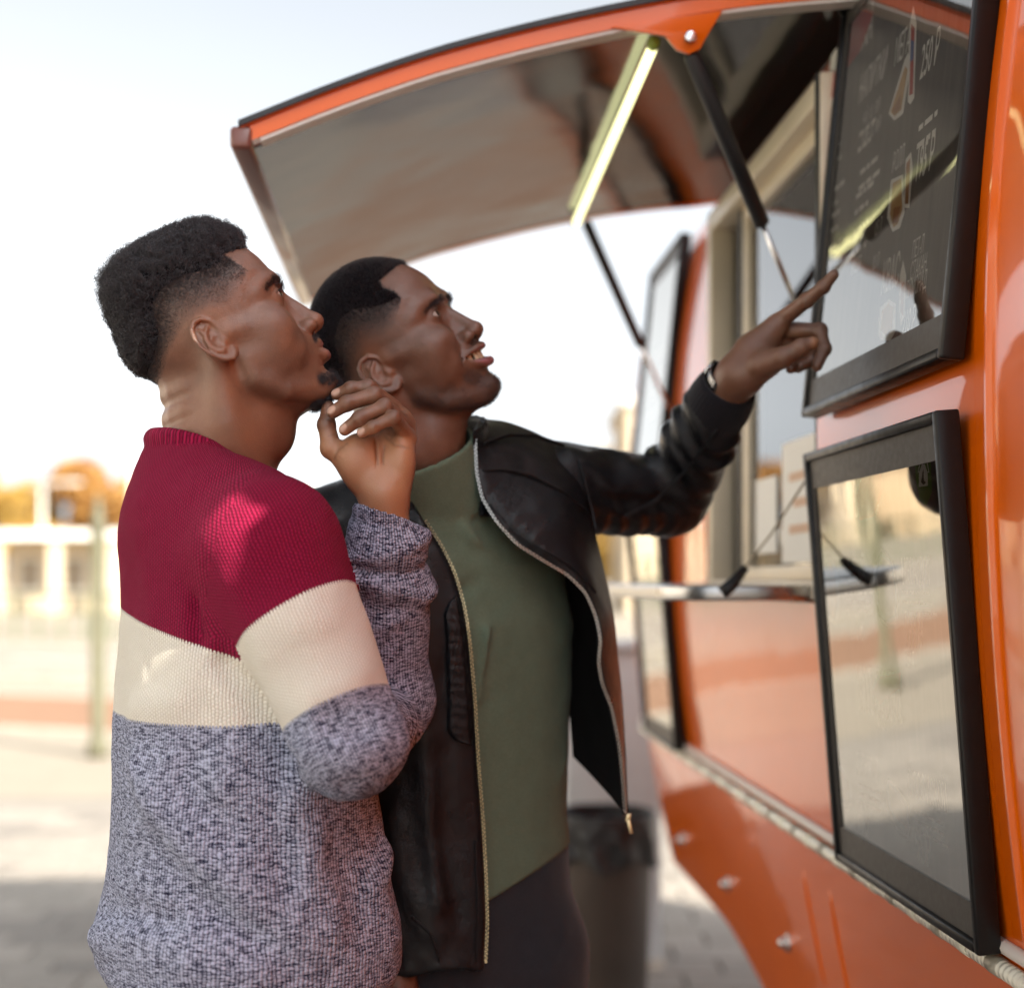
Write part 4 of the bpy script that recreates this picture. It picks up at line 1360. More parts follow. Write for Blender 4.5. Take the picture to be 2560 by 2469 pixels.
SKIN1 = skin_mat('skin_warm_brown', (0.212, 0.104, 0.064), (0.48, 0.25, 0.135), (0.32, 0.14, 0.115))
SKIN2 = skin_mat('skin_deep_brown', (0.160, 0.076, 0.047), (0.38, 0.18, 0.09), (0.26, 0.085, 0.09))
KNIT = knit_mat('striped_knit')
LEATHER = leather_mat('black_leather')
RIBBED = cloth_mat('black_ribbed_cotton', (0.006, 0.006, 0.008), (0.016, 0.015, 0.02), 900, 0.95, 0.15)
LINING = cloth_mat('black_lining', (0.003, 0.003, 0.003), (0.007, 0.006, 0.006), 900, 0.8, 0.1)
GREENJ = cloth_mat('green_jersey', (0.090, 0.130, 0.088), (0.180, 0.250, 0.178), 1500, 0.92, 0.05)
TROUSER = cloth_mat('charcoal_wool', (0.016, 0.018, 0.023), (0.040, 0.044, 0.054), 1300, 0.92, 0.2)
JEANS = cloth_mat('dark_blue_denim', (0.02, 0.025, 0.04), (0.05, 0.06, 0.09), 1300, 0.9, 0.1)
HAIRM = NT('black_hair')
HAIRM.set(Base_Color=(0.024, 0.020, 0.025), Roughness=0.42)
HAIRM.b.inputs['Specular IOR Level'].default_value = 0.6
HAIRM = HAIRM.m
CAPM = plain('hair_mass', (0.006, 0.0055, 0.007), .95, 0, 0, 20, .6, 500, spec=.05)
BRASS = plain('brass_zip', (0.62, 0.50, 0.30), 0.32, 1.0)
STEELZ = plain('steel_zip', (0.58, 0.56, 0.53), 0.3, 1.0)
SHOE = plain('black_shoe', (0.012, 0.011, 0.011), 0.4, 0, 0.2, 30)
TOOTH = plain('tooth_enamel', (0.70, 0.60, 0.42), 0.22, 0, 0.08, 300)
GUM = plain('gum', (0.10, 0.03, 0.03), 0.35)


def eye_mat():
    t = NT('eye')
    c = t.coord('Object')
    s = t.n('SeparateXYZ', Vector=c)
    r = t.math('SQRT', t.math('ADD', t.math('POWER', s.outputs[1], 2.0), t.math('POWER', s.outputs[2], 2.0)))
    fr = t.math('GREATER_THAN', s.outputs[0], 0.0)
    iris = t.math('MULTIPLY', t.math('LESS_THAN', r, 0.0062), fr)
    pup = t.math('MULTIPLY', t.math('LESS_THAN', r, 0.0028), fr)
    col = t.mix(iris, (0.44, 0.40, 0.36), (0.022, 0.013, 0.007))
    col = t.mix(pup, col, (0.003, 0.003, 0.003))
    t.set(Base_Color=col, Roughness=0.06)
    return t.m


EYE = eye_mat()
# ---------------------------------------------------------------- hair helpers
def pl_dist(x, z, pts):
    d = np.full(len(x), 1e9)
    for (x0, z0), (x1, z1) in zip(pts[:-1], pts[1:]):
        bx, bz = x1 - x0, z1 - z0
        t = np.clip(((x - x0) * bx + (z - z0) * bz) / (bx * bx + bz * bz + 1e-9), 0, 1)
        d = np.minimum(d, np.hypot(x - x0 - t * bx, z - z0 - t * bz))
    return d


def in_poly(x, z, pts):
    c = np.zeros(len(x), bool)
    n = len(pts)
    for i in range(n):
        x0, z0 = pts[i]; x1, z1 = pts[(i + 1) % n]
        k = ((z0 > z) != (z1 > z)) & (x < (x1 - x0) * (z - z0) / (z1 - z0 + 1e-12) + x0)
        c ^= k
    return c


def scatter(V, Q, w, n, rng):
    """random points on quads weighted by area times w (per vertex); returns points, normals and per-point (quad, weights)"""
    A, B, C = V[Q[:, 0]], V[Q[:, 1]], V[Q[:, 2]]
    D = V[Q[:, 3]]
    nr = np.cross(C - A, D - B)
    ar = np.linalg.norm(nr, axis=1) * 0.5
    pw = ar * w[Q].mean(1)
    pw = pw / pw.sum()
    i = rng.choice(len(Q), n, p=pw)
    a, b = rng.random(n), rng.random(n)
    W = np.stack([(1 - a) * (1 - b), a * (1 - b), a * b, (1 - a) * b], 1)
    pts = (V[Q[i]] * W[:, :, None]).sum(1)
    N = nr[i] / (np.linalg.norm(nr[i], axis=1)[:, None] + 1e-12)
    return pts, N, i, W


def hair_object(name, pts, radius, material, parent):
    """pts: (strands, points, 3)"""
    n, k = pts.shape[:2]
    cu = bpy.data.hair_curves.new(name)
    cu.add_curves([k] * n)
    cu.attributes['position'].data.foreach_set('vector', np.ascontiguousarray(pts, np.float32).ravel())
    ra = cu.attributes.get('radius') or cu.attributes.new('radius', 'FLOAT', 'POINT')
    rr = np.broadcast_to(radius * np.linspace(1.0, 0.45, k)[None, :], (n, k))
    ra.data.foreach_set('value', np.ascontiguousarray(rr, np.float32).ravel())
    cu.materials.append(material)
    o = bpy.data.objects.new(name, cu)
    COL.objects.link(o)
    if parent: o.parent = parent
    return o


def strands(root, nrm, length, k, rng, coil=0.0, turns=0.0, lean=0.3, bend=None, clump=None, clump_amt=0.4):
    n = len(root)
    d = nrm + rng.normal(0, lean, (n, 3))
    if bend is not None: d = d + bend
    d /= np.linalg.norm(d, axis=1)[:, None]
    end = root + d * length[:, None]
    if clump is not None:
        ci = rng.choice(n, clump, replace=False)
        best = np.zeros(n, int); bd = np.full(n, 1e9)
        for j in ci:
            dd = ((root - root[j]) ** 2).sum(1)
            m = dd < bd
            bd[m] = dd[m]; best[m] = j
        end = end + clump_amt * (end[best] - end)
    s1 = np.cross(d, rng.normal(0, 1, (n, 3))); s1 /= np.linalg.norm(s1, axis=1)[:, None] + 1e-9
    s2 = np.cross(d, s1)
    t = np.linspace(0, 1, k)
    ph = rng.random(n) * 6.28
    tw = turns * (length / length.mean()) if np.ndim(turns) == 0 else turns
    ang = ph[:, None] + 6.28 * tw[:, None] * t[None]
    amp = coil * np.minimum(t * 4, 1.0)[None] * (0.6 + 0.8 * rng.random(n))[:, None]
    base = root[:, None] + (end - root)[:, None] * t[None, :, None]
    return base + (amp * np.cos(ang))[:, :, None] * s1[:, None] + (amp * np.sin(ang))[:, :, None] * s2[:, None]


def brow_and_beard_mask(m, pts, rs):
    return chain(m, pts, rs)


def eyes_for(R, T, parent, gaze=(0, 0)):
    for s in (-1, 1):
        bm = bmesh.new()
        bmesh.ops.create_uvsphere(bm, u_segments=32, v_segments=20, radius=0.0120)
        for v in bm.verts:   # cornea bulge
            if v.co.x > 0:
                r = math.hypot(v.co.y, v.co.z)
                v.co.x += 0.0011 * math.exp(-(r / 0.0048) ** 2)
        me = bpy.data.meshes.new('eye'); bm.to_mesh(me); bm.free()
        o = link('eye', me, EYE, parent, True)
        Rg = R @ rot_from(gaze[0], gaze[1])
        M = Matrix(Rg.tolist()).to_4x4()
        M.translation = Vector(R @ (np.array([67.5, 32 * s, 28.0]) / 1000) + T)
        o.matrix_world = M
# ---------------------------------------------------------------- man in the striped sweater
M1_R = rot_from(rad(8), rad(24))
M1_T = np.array([-0.3269, 1.66, 1.6865])
def H1(x, y, z): return M1_R @ (np.array([x, y, z]) / 1000.0) + M1_T


def neck1(p):
    d = chain(p, [(-.342, 1.668, 1.665), (-.330, 1.670, 1.595), (-.351, 1.680, 1.540), (-.358, 1.69, 1.46)], [.060, .0620, .0665, .085], .02)
    d = smin(d, cone(p, H1(46, 0, -70), (-.300, 1.672, 1.600), .022, .036), .03)
    d = smin(d, chain(p, [H1(-14, -60, -8), (-.318, 1.615, 1.60), (-.296, 1.642, 1.545)], [.014, .014, .012]), .022)
    d = smin(d, ell(p, (-.268, 1.672, 1.588), (.011, .012, .016)), .02)
    # rolls of skin at the nape
    ax = np.array([-.336, 1.670])
    for zc, r0, rr in ((1.6300, .0520, .0190), (1.6030, .0500, .0185), (1.5780, .0520, .0165)):
        arc = [(ax[0] - r0 * math.cos(a), ax[1] + r0 * math.sin(a), zc + .016 * (1 - math.cos(a))) for a in np.linspace(-1.3, 1.3, 9)]
        d = smin(d, chain(p, arc, [.008] + [rr * w for w in (.75, .9, .98, 1, .98, .9, .75)] + [.008]), .010)
    for zc, dep in ((1.6168, .0042), (1.5905, .0038), (1.571, .0025)):
        arc = [(ax[0] - .070 * math.cos(a), ax[1] + .070 * math.sin(a), zc + .020 * (1 - math.cos(a))) for a in np.linspace(-1.2, 1.2, 9)]
        d = d + dep * np.exp(-(chain(p, arc, [0.0] * 9) / .0055) ** 2)
    return d


def body1_sdf(p):
    d = head_sdf((p - M1_T) @ M1_R * 1000, {'chin': 1}) / 1000
    return smin(d, neck1(p), .014)


FING1 = {
    'thumb': ([(870, 1150, 1.652), (828, 1120, 1.650), (816, 1062, 1.652), (821, 1018, 1.662)], [.0155, .0118, .0098, .0078]),
    'index': ([(985, 1022, 1.683), (921, 969, 1.652), (878, 972, 1.648), (842, 986, 1.654)], [.0105, .0088, .0080, .0068]),
    'middle': ([(1004, 1042, 1.676), (936, 988, 1.634), (868, 1008, 1.628), (833, 1030, 1.634)], [.0105, .0092, .0084, .0074]),
    'ring': ([(1016, 1064, 1.666), (962, 1016, 1.620), (899, 1046, 1.614), (862, 1074, 1.622)], [.0100, .0086, .0080, .0070]),
    'little': ([(1022, 1092, 1.652), (984, 1044, 1.612), (932, 1068, 1.608), (905, 1083, 1.614)], [.0095, .0080, .0068, .0058]),
}


def hand1_sdf(p):
    d = None
    for k, (pp, rr) in FING1.items():
        pts = [P(*q) for q in pp]
        e = chain(p, pts, rr, .003)
        for q, r in zip(pts[1:3], rr[1:3]):      # joints
            e = smin(e, np.linalg.norm(p - q, axis=1) - r * 1.03, .004)
        d = e if d is None else smin(d, e, .0016)
    palm = chain(p, [P(961, 1236, 1.652), P(965, 1180, 1.662), P(985, 1100, 1.668), P(1000, 1058, 1.668)], [.0265, .027, .024, .017], .01)
    palm = smin(palm, chain(p, [P(935, 1200, 1.658), P(930, 1130, 1.664), P(960, 1060, 1.672)], [.024, .022, .014]), .012)
    palm = smin(palm, ell(p, P(897, 1150, 1.645), (.0245, .019, .031), rot_from(0, 0)), .010)
    palm = smin(palm, ell(p, P(1004, 1150, 1.648), (.0165, .020, .034)), .010)
    palm = smin(palm, cone(p, P(872, 1140, 1.652), P(905, 1195, 1.654), .016, .018), .010)
    d = smin(d, palm, .006)
    # creases of the palm
    for line, dep, w in (([(955, 1078, 1.640), (938, 1098, 1.638), (942, 1150, 1.636), (942, 1190, 1.635)], .0022, .0016),
                         ([(1020, 1120, 1.628), (985, 1112, 1.632), (962, 1090, 1.638)], .0020, .0014),
                         ([(960, 1120, 1.636), (955, 1160, 1.636), (962, 1205, 1.634)], .0016, .0014),
                         ([(868, 1108, 1.640), (846, 1125, 1.640), (836, 1150, 1.641)], .0016, .0013)):
        c = [P(*q) for q in line]
        e = chain(p * np.array([1, .35, 1]), [q * np.array([1, .35, 1]) for q in c], [0.0] * len(c))
        d = d + dep * np.exp(-(e / w) ** 2)
    wr = chain(p, [P(961, 1230, 1.652), (-.146, 1.668, 1.46)], [.0270, .029])
    return smin(d, wr, .012)


def build_man1():
    V, Q = polygonize(body1_sdf, (-.455, 1.54, 1.50), (-.175, 1.80, 1.845), .0014, 3.0)
    V = relax(V, Q, 1, .25)
    C = (V - M1_T) @ M1_R * 1000
    m = np.stack([C[:, 0], np.abs(C[:, 1]), C[:, 2]], 1)
    x, a, z = m.T
    thick = [(62, 92), (36, 89), (32, 81), (20, 77), (9, 77), (-11, 80), (-38, 77), (-58, 64), (-61, 49), (-63, 33), (-82, 12), (-96, 6), (-150, 2), (-150, 200), (64, 200)]
    fadeline = [(39, 46), (30, 37), (18, 31), (-6, 34), (-30, 33), (-46, 22), (-63, 12), (-78, -4), (-96, -14)]
    fadepoly = [(36, 90), (53, 63), (46, 54)] + fadeline + [(-150, -14), (-150, 200), (36, 200)]
    ins = in_poly(x, z, thick)
    dt = pl_dist(x, z, thick)
    df = pl_dist(x, z, fadeline)
    inf = in_poly(x, z, fadepoly)
    stub = np.where(ins, 1.0, np.where(inf, 0.95 * (df / (df + dt + 1e-6)) ** 0.75, 0.0))
    skull = ell(m, (-12, 0, 48), (89, 76, 89)) < 14
    stub = np.where(skull | (x < -40), stub, 0)
    # brow, goatee, moustache shade, beard shadow on jaw and cheek
    brow = chain(m, [(65, 55, 35), (72, 48, 41), (80, 36, 45), (84, 20, 46)], [1.2, 2.2, 2.8, 2.6])
    goat = chain(m, [(80, 23, -76), (93, 0, -80), (86, 0, -95), (68, 16, -98)], [6, 11, 11.5, 9])
    mous = chain(m, [(97, 4, -25), (94, 16, -28), (87, 24, -37), (84, 27, -46)], [2, 2.6, 2.2, 1.6])
    shade = ell(m, (38, 52, -58), (46, 26, 24))
    chk = ell(m, (66, 44, -22), (24, 16, 13))
    beard = np.maximum.reduce([0.6 * sstep(-brow, -2.5, 1.2), 0.8 * sstep(-goat, -8, 4), .55 * sstep(-mous, -2.5, 1.2), (.30 * sstep(-shade, -12, 10)), .32 * sstep(-chk, -7, 6)])
    stub = np.maximum(stub, beard)
    lipd = np.minimum(chain(m, [(99, 0, -35), (96, 10, -35.5), (89, 19, -38)], [5.6, 4.8, 2.2]), chain(m, [(101, 0, -49), (98, 9, -48.5), (90, 19, -45.5)], [7.4, 6.2, 2.6]))
    lip = sstep(-lipd, -1.2, 1.2)
    warm = np.maximum(.9 * sstep(-ell(m, (-8, 76, 12), (20, 14, 26)), -6, 4), .35 * sstep(-ell(m, (98, 12, -14), (16, 12, 12)), -4, 4))
    warm = np.maximum(warm, .55 * sstep(-z, 20, 60) * sstep(-x, -45, 0))
    zero = np.zeros(len(V))
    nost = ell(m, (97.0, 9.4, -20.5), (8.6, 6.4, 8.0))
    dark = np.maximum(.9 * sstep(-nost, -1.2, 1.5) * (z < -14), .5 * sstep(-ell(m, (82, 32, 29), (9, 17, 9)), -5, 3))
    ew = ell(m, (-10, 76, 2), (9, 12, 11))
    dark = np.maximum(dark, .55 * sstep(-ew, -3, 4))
    head = (V, Q, dict(stub=stub, lip=lip * .85, warm=warm, palm=zero, nail=zero, dark=dark))
    Vh, Qh = polygonize(hand1_sdf, (-.225, 1.585, 1.44), (-.098, 1.705, 1.66), .00115, 3.0)
    Vh = relax(Vh, Qh, 1, .4)
    zh = np.zeros(len(Vh))
    Nh = vertex_normals(Vh, Qh)
    palm = sstep(-Nh[:, 1], -.1, .6) * sstep(-(Vh[:, 2]), -1.600, -1.575)
    pd = np.linalg.norm(Vh - P(930, 1150, 1.64), axis=1)
    palm = np.maximum(palm * .9, 0)
    nail = zh.copy()
    for k in ('index', 'middle', 'ring', 'little'):
        pp, rr = FING1[k]
        tip, dip = P(*pp[3]), P(*pp[2])
        ax = (tip - dip) / np.linalg.norm(tip - dip)
        nd = np.array([0.0, -1.0, 0.35]); nd -= ax * (nd @ ax); nd /= np.linalg.norm(nd)
        c = tip + nd * rr[3] * .95 - ax * .0015
        sd = np.cross(ax, nd)
        q = Vh - c
        e = np.sqrt((q @ ax / .0062) ** 2 + (q @ sd / .0046) ** 2 + (q @ nd / .006) ** 2)
        nl = sstep(-e, -1.12, -.92)
        nail = np.maximum(nail, nl)
        Vh = Vh + (nl * .0006)[:, None] * nd
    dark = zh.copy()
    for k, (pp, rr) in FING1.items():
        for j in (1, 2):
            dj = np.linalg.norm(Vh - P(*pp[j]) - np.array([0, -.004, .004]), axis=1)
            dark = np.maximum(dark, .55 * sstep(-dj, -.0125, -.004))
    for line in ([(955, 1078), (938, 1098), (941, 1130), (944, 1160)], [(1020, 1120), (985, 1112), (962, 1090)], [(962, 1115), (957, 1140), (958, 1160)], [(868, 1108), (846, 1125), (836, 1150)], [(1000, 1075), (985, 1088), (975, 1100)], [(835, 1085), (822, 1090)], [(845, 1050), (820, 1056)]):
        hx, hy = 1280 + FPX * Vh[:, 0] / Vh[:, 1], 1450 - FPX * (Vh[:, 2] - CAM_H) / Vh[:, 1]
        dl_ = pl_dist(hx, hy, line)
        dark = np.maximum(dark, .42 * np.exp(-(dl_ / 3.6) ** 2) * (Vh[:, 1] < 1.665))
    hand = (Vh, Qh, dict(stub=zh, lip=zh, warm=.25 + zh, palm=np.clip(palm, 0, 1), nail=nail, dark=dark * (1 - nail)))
    # the body under the clothes
    inner = lambda p: np.minimum.reduce([
        chain(p, [(-.356, 1.69, 1.53), (-.33, 1.68, 1.35), (-.31, 1.66, 1.10), (-.30, 1.66, .95)], [.08, .10, .11, .115]),
        chain(p, [(-.335, 1.66, 1.46), (-.255, 1.52, 1.445), (-.166, 1.475, 1.245), (-.150, 1.74, 1.25)], [.06, .048, .04, .032]),
        chain(p, [(-.335, 1.70, 1.46), (-.42, 1.84, 1.44), (-.16, 1.755, 1.27), (-.146, 1.67, 1.47)], [.06, .048, .036, .022]),
        chain(p, [(-.31, 1.60, .92), (-.30, 1.585, .5), (-.31, 1.58, .1)], [.085, .06, .045]),
        chain(p, [(-.28, 1.73, .92), (-.27, 1.75, .5), (-.28, 1.76, .1)], [.085, .06, .045])])
    Vi, Qi = polygonize(inner, (-.56, 1.38, .02), (-.02, 1.95, 1.62), .009, 2.5)
    zi = np.zeros(len(Vi))
    parts = [head, hand, (Vi, Qi, dict(stub=zi, lip=zi, warm=zi, palm=zi, nail=zi, dark=zi))]
    VV, QQ = quad_join([(v, q) for v, q, _ in parts])
    at = {k: np.concatenate([t[2][k] for t in parts]) for k in ('stub', 'lip', 'warm', 'palm', 'nail', 'dark')}
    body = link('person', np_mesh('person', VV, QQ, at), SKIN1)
    tag(body, 'man in maroon, cream and grey striped sweater, hand at his chin, looking up', 'person')
    eyes_for(M1_R, M1_T, body, (rad(0), rad(8)))
    # afro hair: a dense cap with coils growing out of it
    rng = np.random.default_rng(5)
    inside = (ins & skull).astype(float)
    edge = sstep(dt, 0, 16)
    L = (12 + 4 * sstep(z, 60, 120) + 15 * np.exp(-(((x + 80) / 36) ** 2 + ((z - 105) / 34) ** 2)) + 6 * np.exp(-((x - 30) / 22) ** 2) * sstep(z, 80, 110)) / 1000
    L = L * (0.35 + 0.65 * edge)
    N = vertex_normals(V, Q)
    keep = inside[Q].all(1)
    qs = Q[keep]
    used = np.unique(qs)
    remap = -np.ones(len(V), int); remap[used] = np.arange(len(used))
    nz = vnoise(V[used], 120, 3) * .5 + vnoise(V[used], 260, 4) * .35
    cap = V[used] + N[used] * (L[used] * (.45 + .24 * nz) * sstep(dt[used], 0, 10))[:, None]
    hair = link('hair', np_mesh('hair', cap, remap[qs]), CAPM, body)
    hair['label'] = 'short black curly hair with faded sides'
    rt, nr, qi, W = scatter(V, Q, inside * (.5 + .5 * edge), 30000, rng)
    ll = (L[Q[qi]] * W).sum(1)
    up = M1_R[:, 2] * .25
    st = strands(rt, nr, ll * (.75 + .5 * rng.random(len(rt))), 20, rng, coil=.0021, turns=3.2, lean=.36, bend=up, clump=900, clump_amt=.36)
    hair_object('curl', st, .00026, HAIRM, hair)
    # shaved sides, brow, goatee: short strands
    fw = np.where(ins, 0, np.clip(stub, 0, 1)) * ((brow > 1) & (goat > 1) & (mous > 1) & inf & skull)
    rt, nr, qi, W = scatter(V, Q, fw ** 1.5, 9000, rng)
    st = strands(rt, nr, .0022 + .003 * (fw[Q[qi]] * W).sum(1) ** 3, 4, rng, coil=.0004, turns=.6, lean=.6)
    hair_object('short_hair', st, .00012, HAIRM, hair)
    bw = sstep(-brow, -1.5, .6)
    rt, nr, qi, W = scatter(V, Q, bw, 800, rng)
    st = strands(rt, nr, np.full(len(rt), .007), 5, rng, lean=.25, bend=-M1_R[:, 0] * .9 + M1_R[:, 2] * .5)
    hair_object('eyebrow', st, .00011, HAIRM, body)
    gw = sstep(-goat, -4, 2) * (z > -110)
    rt, nr, qi, W = scatter(V, Q, gw, 2600, rng)
    st = strands(rt, nr, .0025 + .0045 * rng.random(len(rt)), 8, rng, coil=.0008, turns=1.2, lean=.35, bend=-M1_R[:, 2] * .7 - M1_R[:, 0] * .3)
    hair_object('beard', st, .00014, HAIRM, body)
    mw = sstep(-mous, -2, .5)
    rt, nr, qi, W = scatter(V, Q, mw, 500, rng)
    st = strands(rt, nr, np.full(len(rt), .004), 4, rng, lean=.5, bend=-M1_R[:, 2] * .8)
    hair_object('moustache', st, .00010, HAIRM, body)
    # lashes
    ls = []
    for s in (-1, 1):
        for az in np.linspace(-.45, .85, 40):
            t = (az + .66) / 1.62; ar = math.sin(t * math.pi)
            el = -.03 + .46 * ar ** .85 + .1 * t
            dr = np.array([math.cos(el) * math.cos(az), s * math.cos(el) * math.sin(az), math.sin(el)])
            b = np.array([67.5, 32 * s, 28]) + dr * 13.6
            ls.append([b, b + dr * 4 + np.array([1, 0, 1.0]), b + dr * 7 + np.array([1, 0, 4.0])])
    ls = np.array(ls) / 1000 @ M1_R.T + M1_T
    hair_object('eyelash', ls, .00012, HAIRM, body)
    return body


def sweater1():
    TH = rad(28)
    Fd, Rd = np.array([math.cos(TH), math.sin(TH)]), np.array([math.sin(TH), -math.cos(TH)])
    TB = np.array([(.84, -.300, 1.66, .128, .165), (.925, -.300, 1.66, .134, .172), (.955, -.302, 1.66, .150, .183), (.985, -.304, 1.66, .166, .196), (1.02, -.305, 1.66, .168, .197), (1.07, -.304, 1.662, .156, .190),
                   (1.12, -.306, 1.665, .149, .186), (1.25, -.317, 1.67, .136, .188), (1.36, -.318, 1.675, .128, .190), (1.44, -.325, 1.68, .118, .178), (1.50, -.345, 1.68, .095, .14), (1.56, -.352, 1.68, .07, .10)])
    S, E, Fw = np.array([-.255, 1.52, 1.452]), np.array([-.166, 1.472, 1.256]), np.array([-.152, 1.74, 1.25])
    LE, LW = np.array([-.150, 1.752, 1.275]), np.array([-.1445, 1.659, 1.522])
    LS = np.array([-.42, 1.845, 1.452])
    neckc = np.array([-.352, 1.682])

    def ring(a):   # collar line: a = 0 front, pi/2 near side
        return np.array([neckc[0] + .067 * math.cos(a), neckc[1] - .078 * math.sin(a), 1.560 - .022 * math.cos(a) + .012 * math.sin(a) ** 2])

    def torso(p):
        zc = np.clip(p[:, 2], TB[0, 0], TB[-1, 0])
        cx, cy, ra, rb = (np.interp(zc, TB[:, 0], TB[:, i]) for i in (1, 2, 3, 4))
        fx = (p[:, 0] - cx) * Fd[0] + (p[:, 1] - cy) * Fd[1]
        sx = (p[:, 0] - cx) * Rd[0] + (p[:, 1] - cy) * Rd[1]
        n = 2.3
        v = ((np.abs(fx) / ra) ** n + (np.abs(sx) / rb) ** n) ** (1 / n)
        g = np.sqrt(fx ** 2 / ra ** 4 + sx ** 2 / rb ** 4) + 1e-6
        L = np.clip((v - 1) * v / g, -.15, .4)
        return smax(smax(L, TB[0, 0] + .01 - p[:, 2], .012), p[:, 2] - 1.535, .05)

    def upper(p):
        d = chain(p, [(-.352, 1.685, 1.545), (-.345, 1.685, 1.49)], [.080, .10])
        d = smin(d, cone(p, (-.345, 1.645, 1.512), S, .062, .073), .05)
        return smin(d, cone(p, (-.36, 1.73, 1.508), LS, .062, .073), .05)

    def sleeve(p):
        d = chain(p, [S, E], [.074, .0570])
        d = smin(d, ell(p, E + np.array([-.002, .012, -.004]), (.049, .056, .050)), .015)
        return smin(d, chain(p, [E, Fw], [.052, .044]), .022)

    def lsleeve(p):
        d = chain(p, [LS, LE], [.07, .058])
        mid = LE * .35 + LW * .65
        f = chain(p, [LE, LE * .7 + LW * .3, mid, LE * .22 + LW * .78, LE * .14 + LW * .86, LW], [.047, .049, .050, .0485, .0390, .0375])
        ax = (LW - LE) / np.linalg.norm(LW - LE)
        t = (p - LE) @ ax / np.linalg.norm(LW - LE)
        side = p[:, 0] - (LE[0] + (LW[0] - LE[0]) * t)
        # bunched cloth below the cuff
        f = f - .0060 * np.exp(-((t - .765 - .8 * side) / .045) ** 2) - .006 * np.exp(-((t - .62 + 1.1 * side) / .045) ** 2) + .006 * np.exp(-((t - .69 + .4 * side) / .022) ** 2)
        f = f - .004 * np.exp(-((t - .44 - 1.6 * side) / .05) ** 2) + .003 * np.exp(-((t - .53 + .9 * side) / .03) ** 2)
        f = smax(f, (p - LW) @ ax, .004)
        hollow = np.linalg.norm(p - LW - ((p - LW) @ ax)[:, None] * ax, axis=1) - .0335
        f = smax(f, -np.maximum(hollow, -.02 - (p - LW) @ ax), .003)
        return smin(d, f, .02)

    def bumps(p, d):
        """soft folds of the knit"""
        for line, amp, w in (
                ([(262, 1960, 1.55), (330, 2090, 1.50), (470, 2230, 1.48), (640, 2330, 1.49), (700, 2400, 1.50)], -0.0132, .020),
                ([(300, 1930, 1.53), (420, 2080, 1.49), (560, 2180, 1.48), (760, 2330, 1.50)], 0.0139, .030),
                ([(240, 2340, 1.60), (330, 2330, 1.53), (480, 2390, 1.48), (640, 2430, 1.48)], 0.0132, .018),
                ([(235, 2260, 1.60), (300, 2290, 1.54), (420, 2300, 1.49)], -0.0116, .014),
                ([(700, 1870, 1.52), (690, 2050, 1.49), (720, 2220, 1.48)], -0.0078, .016),
                ([(730, 2000, 1.50), (780, 2150, 1.49), (860, 2300, 1.50)], 0.0101, .028),
                ([(985, 2130, 1.60), (940, 2220, 1.56), (960, 2330, 1.58)], 0.0109, .02),
                ([(960, 2060, 1.56), (890, 2160, 1.52), (900, 2290, 1.52)], -0.0078, .02),
                ([(560, 1660, 1.50), (660, 1790, 1.48), (720, 1880, 1.48)], -0.0124, .012),
                ([(520, 1700, 1.52), (440, 1760, 1.51), (300, 1780, 1.56)], 0.0078, .022),
                ([(590, 1740, 1.50), (600, 1850, 1.50), (560, 1960, 1.49)], 0.0070, .02),
                ([(740, 1560, 1.43), (870, 1520, 1.42)], 0.0054, .025),
                ([(830, 1800, 1.42), (930, 1760, 1.42), (985, 1730, 1.45)], -0.0070, .016),
                ([(770, 1880, 1.43), (880, 1900, 1.42), (990, 1860, 1.45)], 0.0062, .018),
                ([(745, 1905, 1.46), (800, 1850, 1.43), (900, 1830, 1.42)], -.0060, .012),
                ([(800, 1970, 1.46), (880, 1930, 1.43), (980, 1930, 1.46)], -.0055, .012),
                ([(780, 1760, 1.42), (860, 1720, 1.42), (940, 1660, 1.44)], .0040, .018),
                ([(690, 1700, 1.44), (760, 1640, 1.43), (860, 1600, 1.43)], -.0032, .020),
                ([(600, 1480, 1.46), (640, 1590, 1.45), (720, 1720, 1.45)], .0040, .022),
                ([(330, 1250, 1.58), (300, 1400, 1.57), (330, 1560, 1.55)], .0040, .03),
                ([(420, 1900, 1.50), (360, 2000, 1.51), (300, 2080, 1.54)], .0055, .022),
                ([(560, 2080, 1.48), (500, 2000, 1.49), (480, 1900, 1.50)], -.0045, .02),
                ([(820, 2080, 1.50), (760, 2200, 1.49), (740, 2320, 1.49)], .0050, .018),
                ([(470, 1400, 1.55), (500, 1500, 1.52), (505, 1600, 1.51)], -0.0085, .012)):
            c = [P(*q) for q in line]
            d = d - amp * np.exp(-(chain(p, c, [0.0] * len(c)) / w) ** 2)
        return d - .0016 * vnoise(p, 22, 7) - .0009 * vnoise(p, 55, 8)

    def collar(p):
        pts = [ring(a) for a in np.linspace(0, 2 * math.pi, 25)]
        return chain(p * np.array([1, 1, .75]), [q * np.array([1, 1, .75]) for q in pts], [.0088] * 25)

    def full(p):
        d = smin(torso(p), upper(p), .05)
        d = smin(d, sleeve(p), .022)
        d = smin(d, lsleeve(p), .014)
        d = bumps(p, d)
        # neck opening
        nk = np.hypot(p[:, 0] - neckc[0], p[:, 1] - neckc[1]) - .069
        zr = 1.560 - .022 * (p[:, 0] - neckc[0]) / .067 + .012 * np.clip((p[:, 1] - neckc[1]) / .078, -1, 1) ** 2
        d = smax(d, p[:, 2] - zr - .004 - np.maximum(0, nk) * .0, .006)
        d = smax(d, -np.maximum(nk, zr - .05 - p[:, 2]), .004)
        d = smin(d, collar(p), .003)
        # rib welt under the blouson fold
        return d

    V, Q = polygonize(full, (-.51, 1.36, .825), (-.045, 1.95, 1.60), .0034, 2.6)
    V = relax(V, Q, 1, .35)
    Cq = V[Q].mean(1)
    dt, ds, dl, dc = smin(torso(Cq), upper(Cq), .05), sleeve(Cq), lsleeve(Cq), collar(Cq)
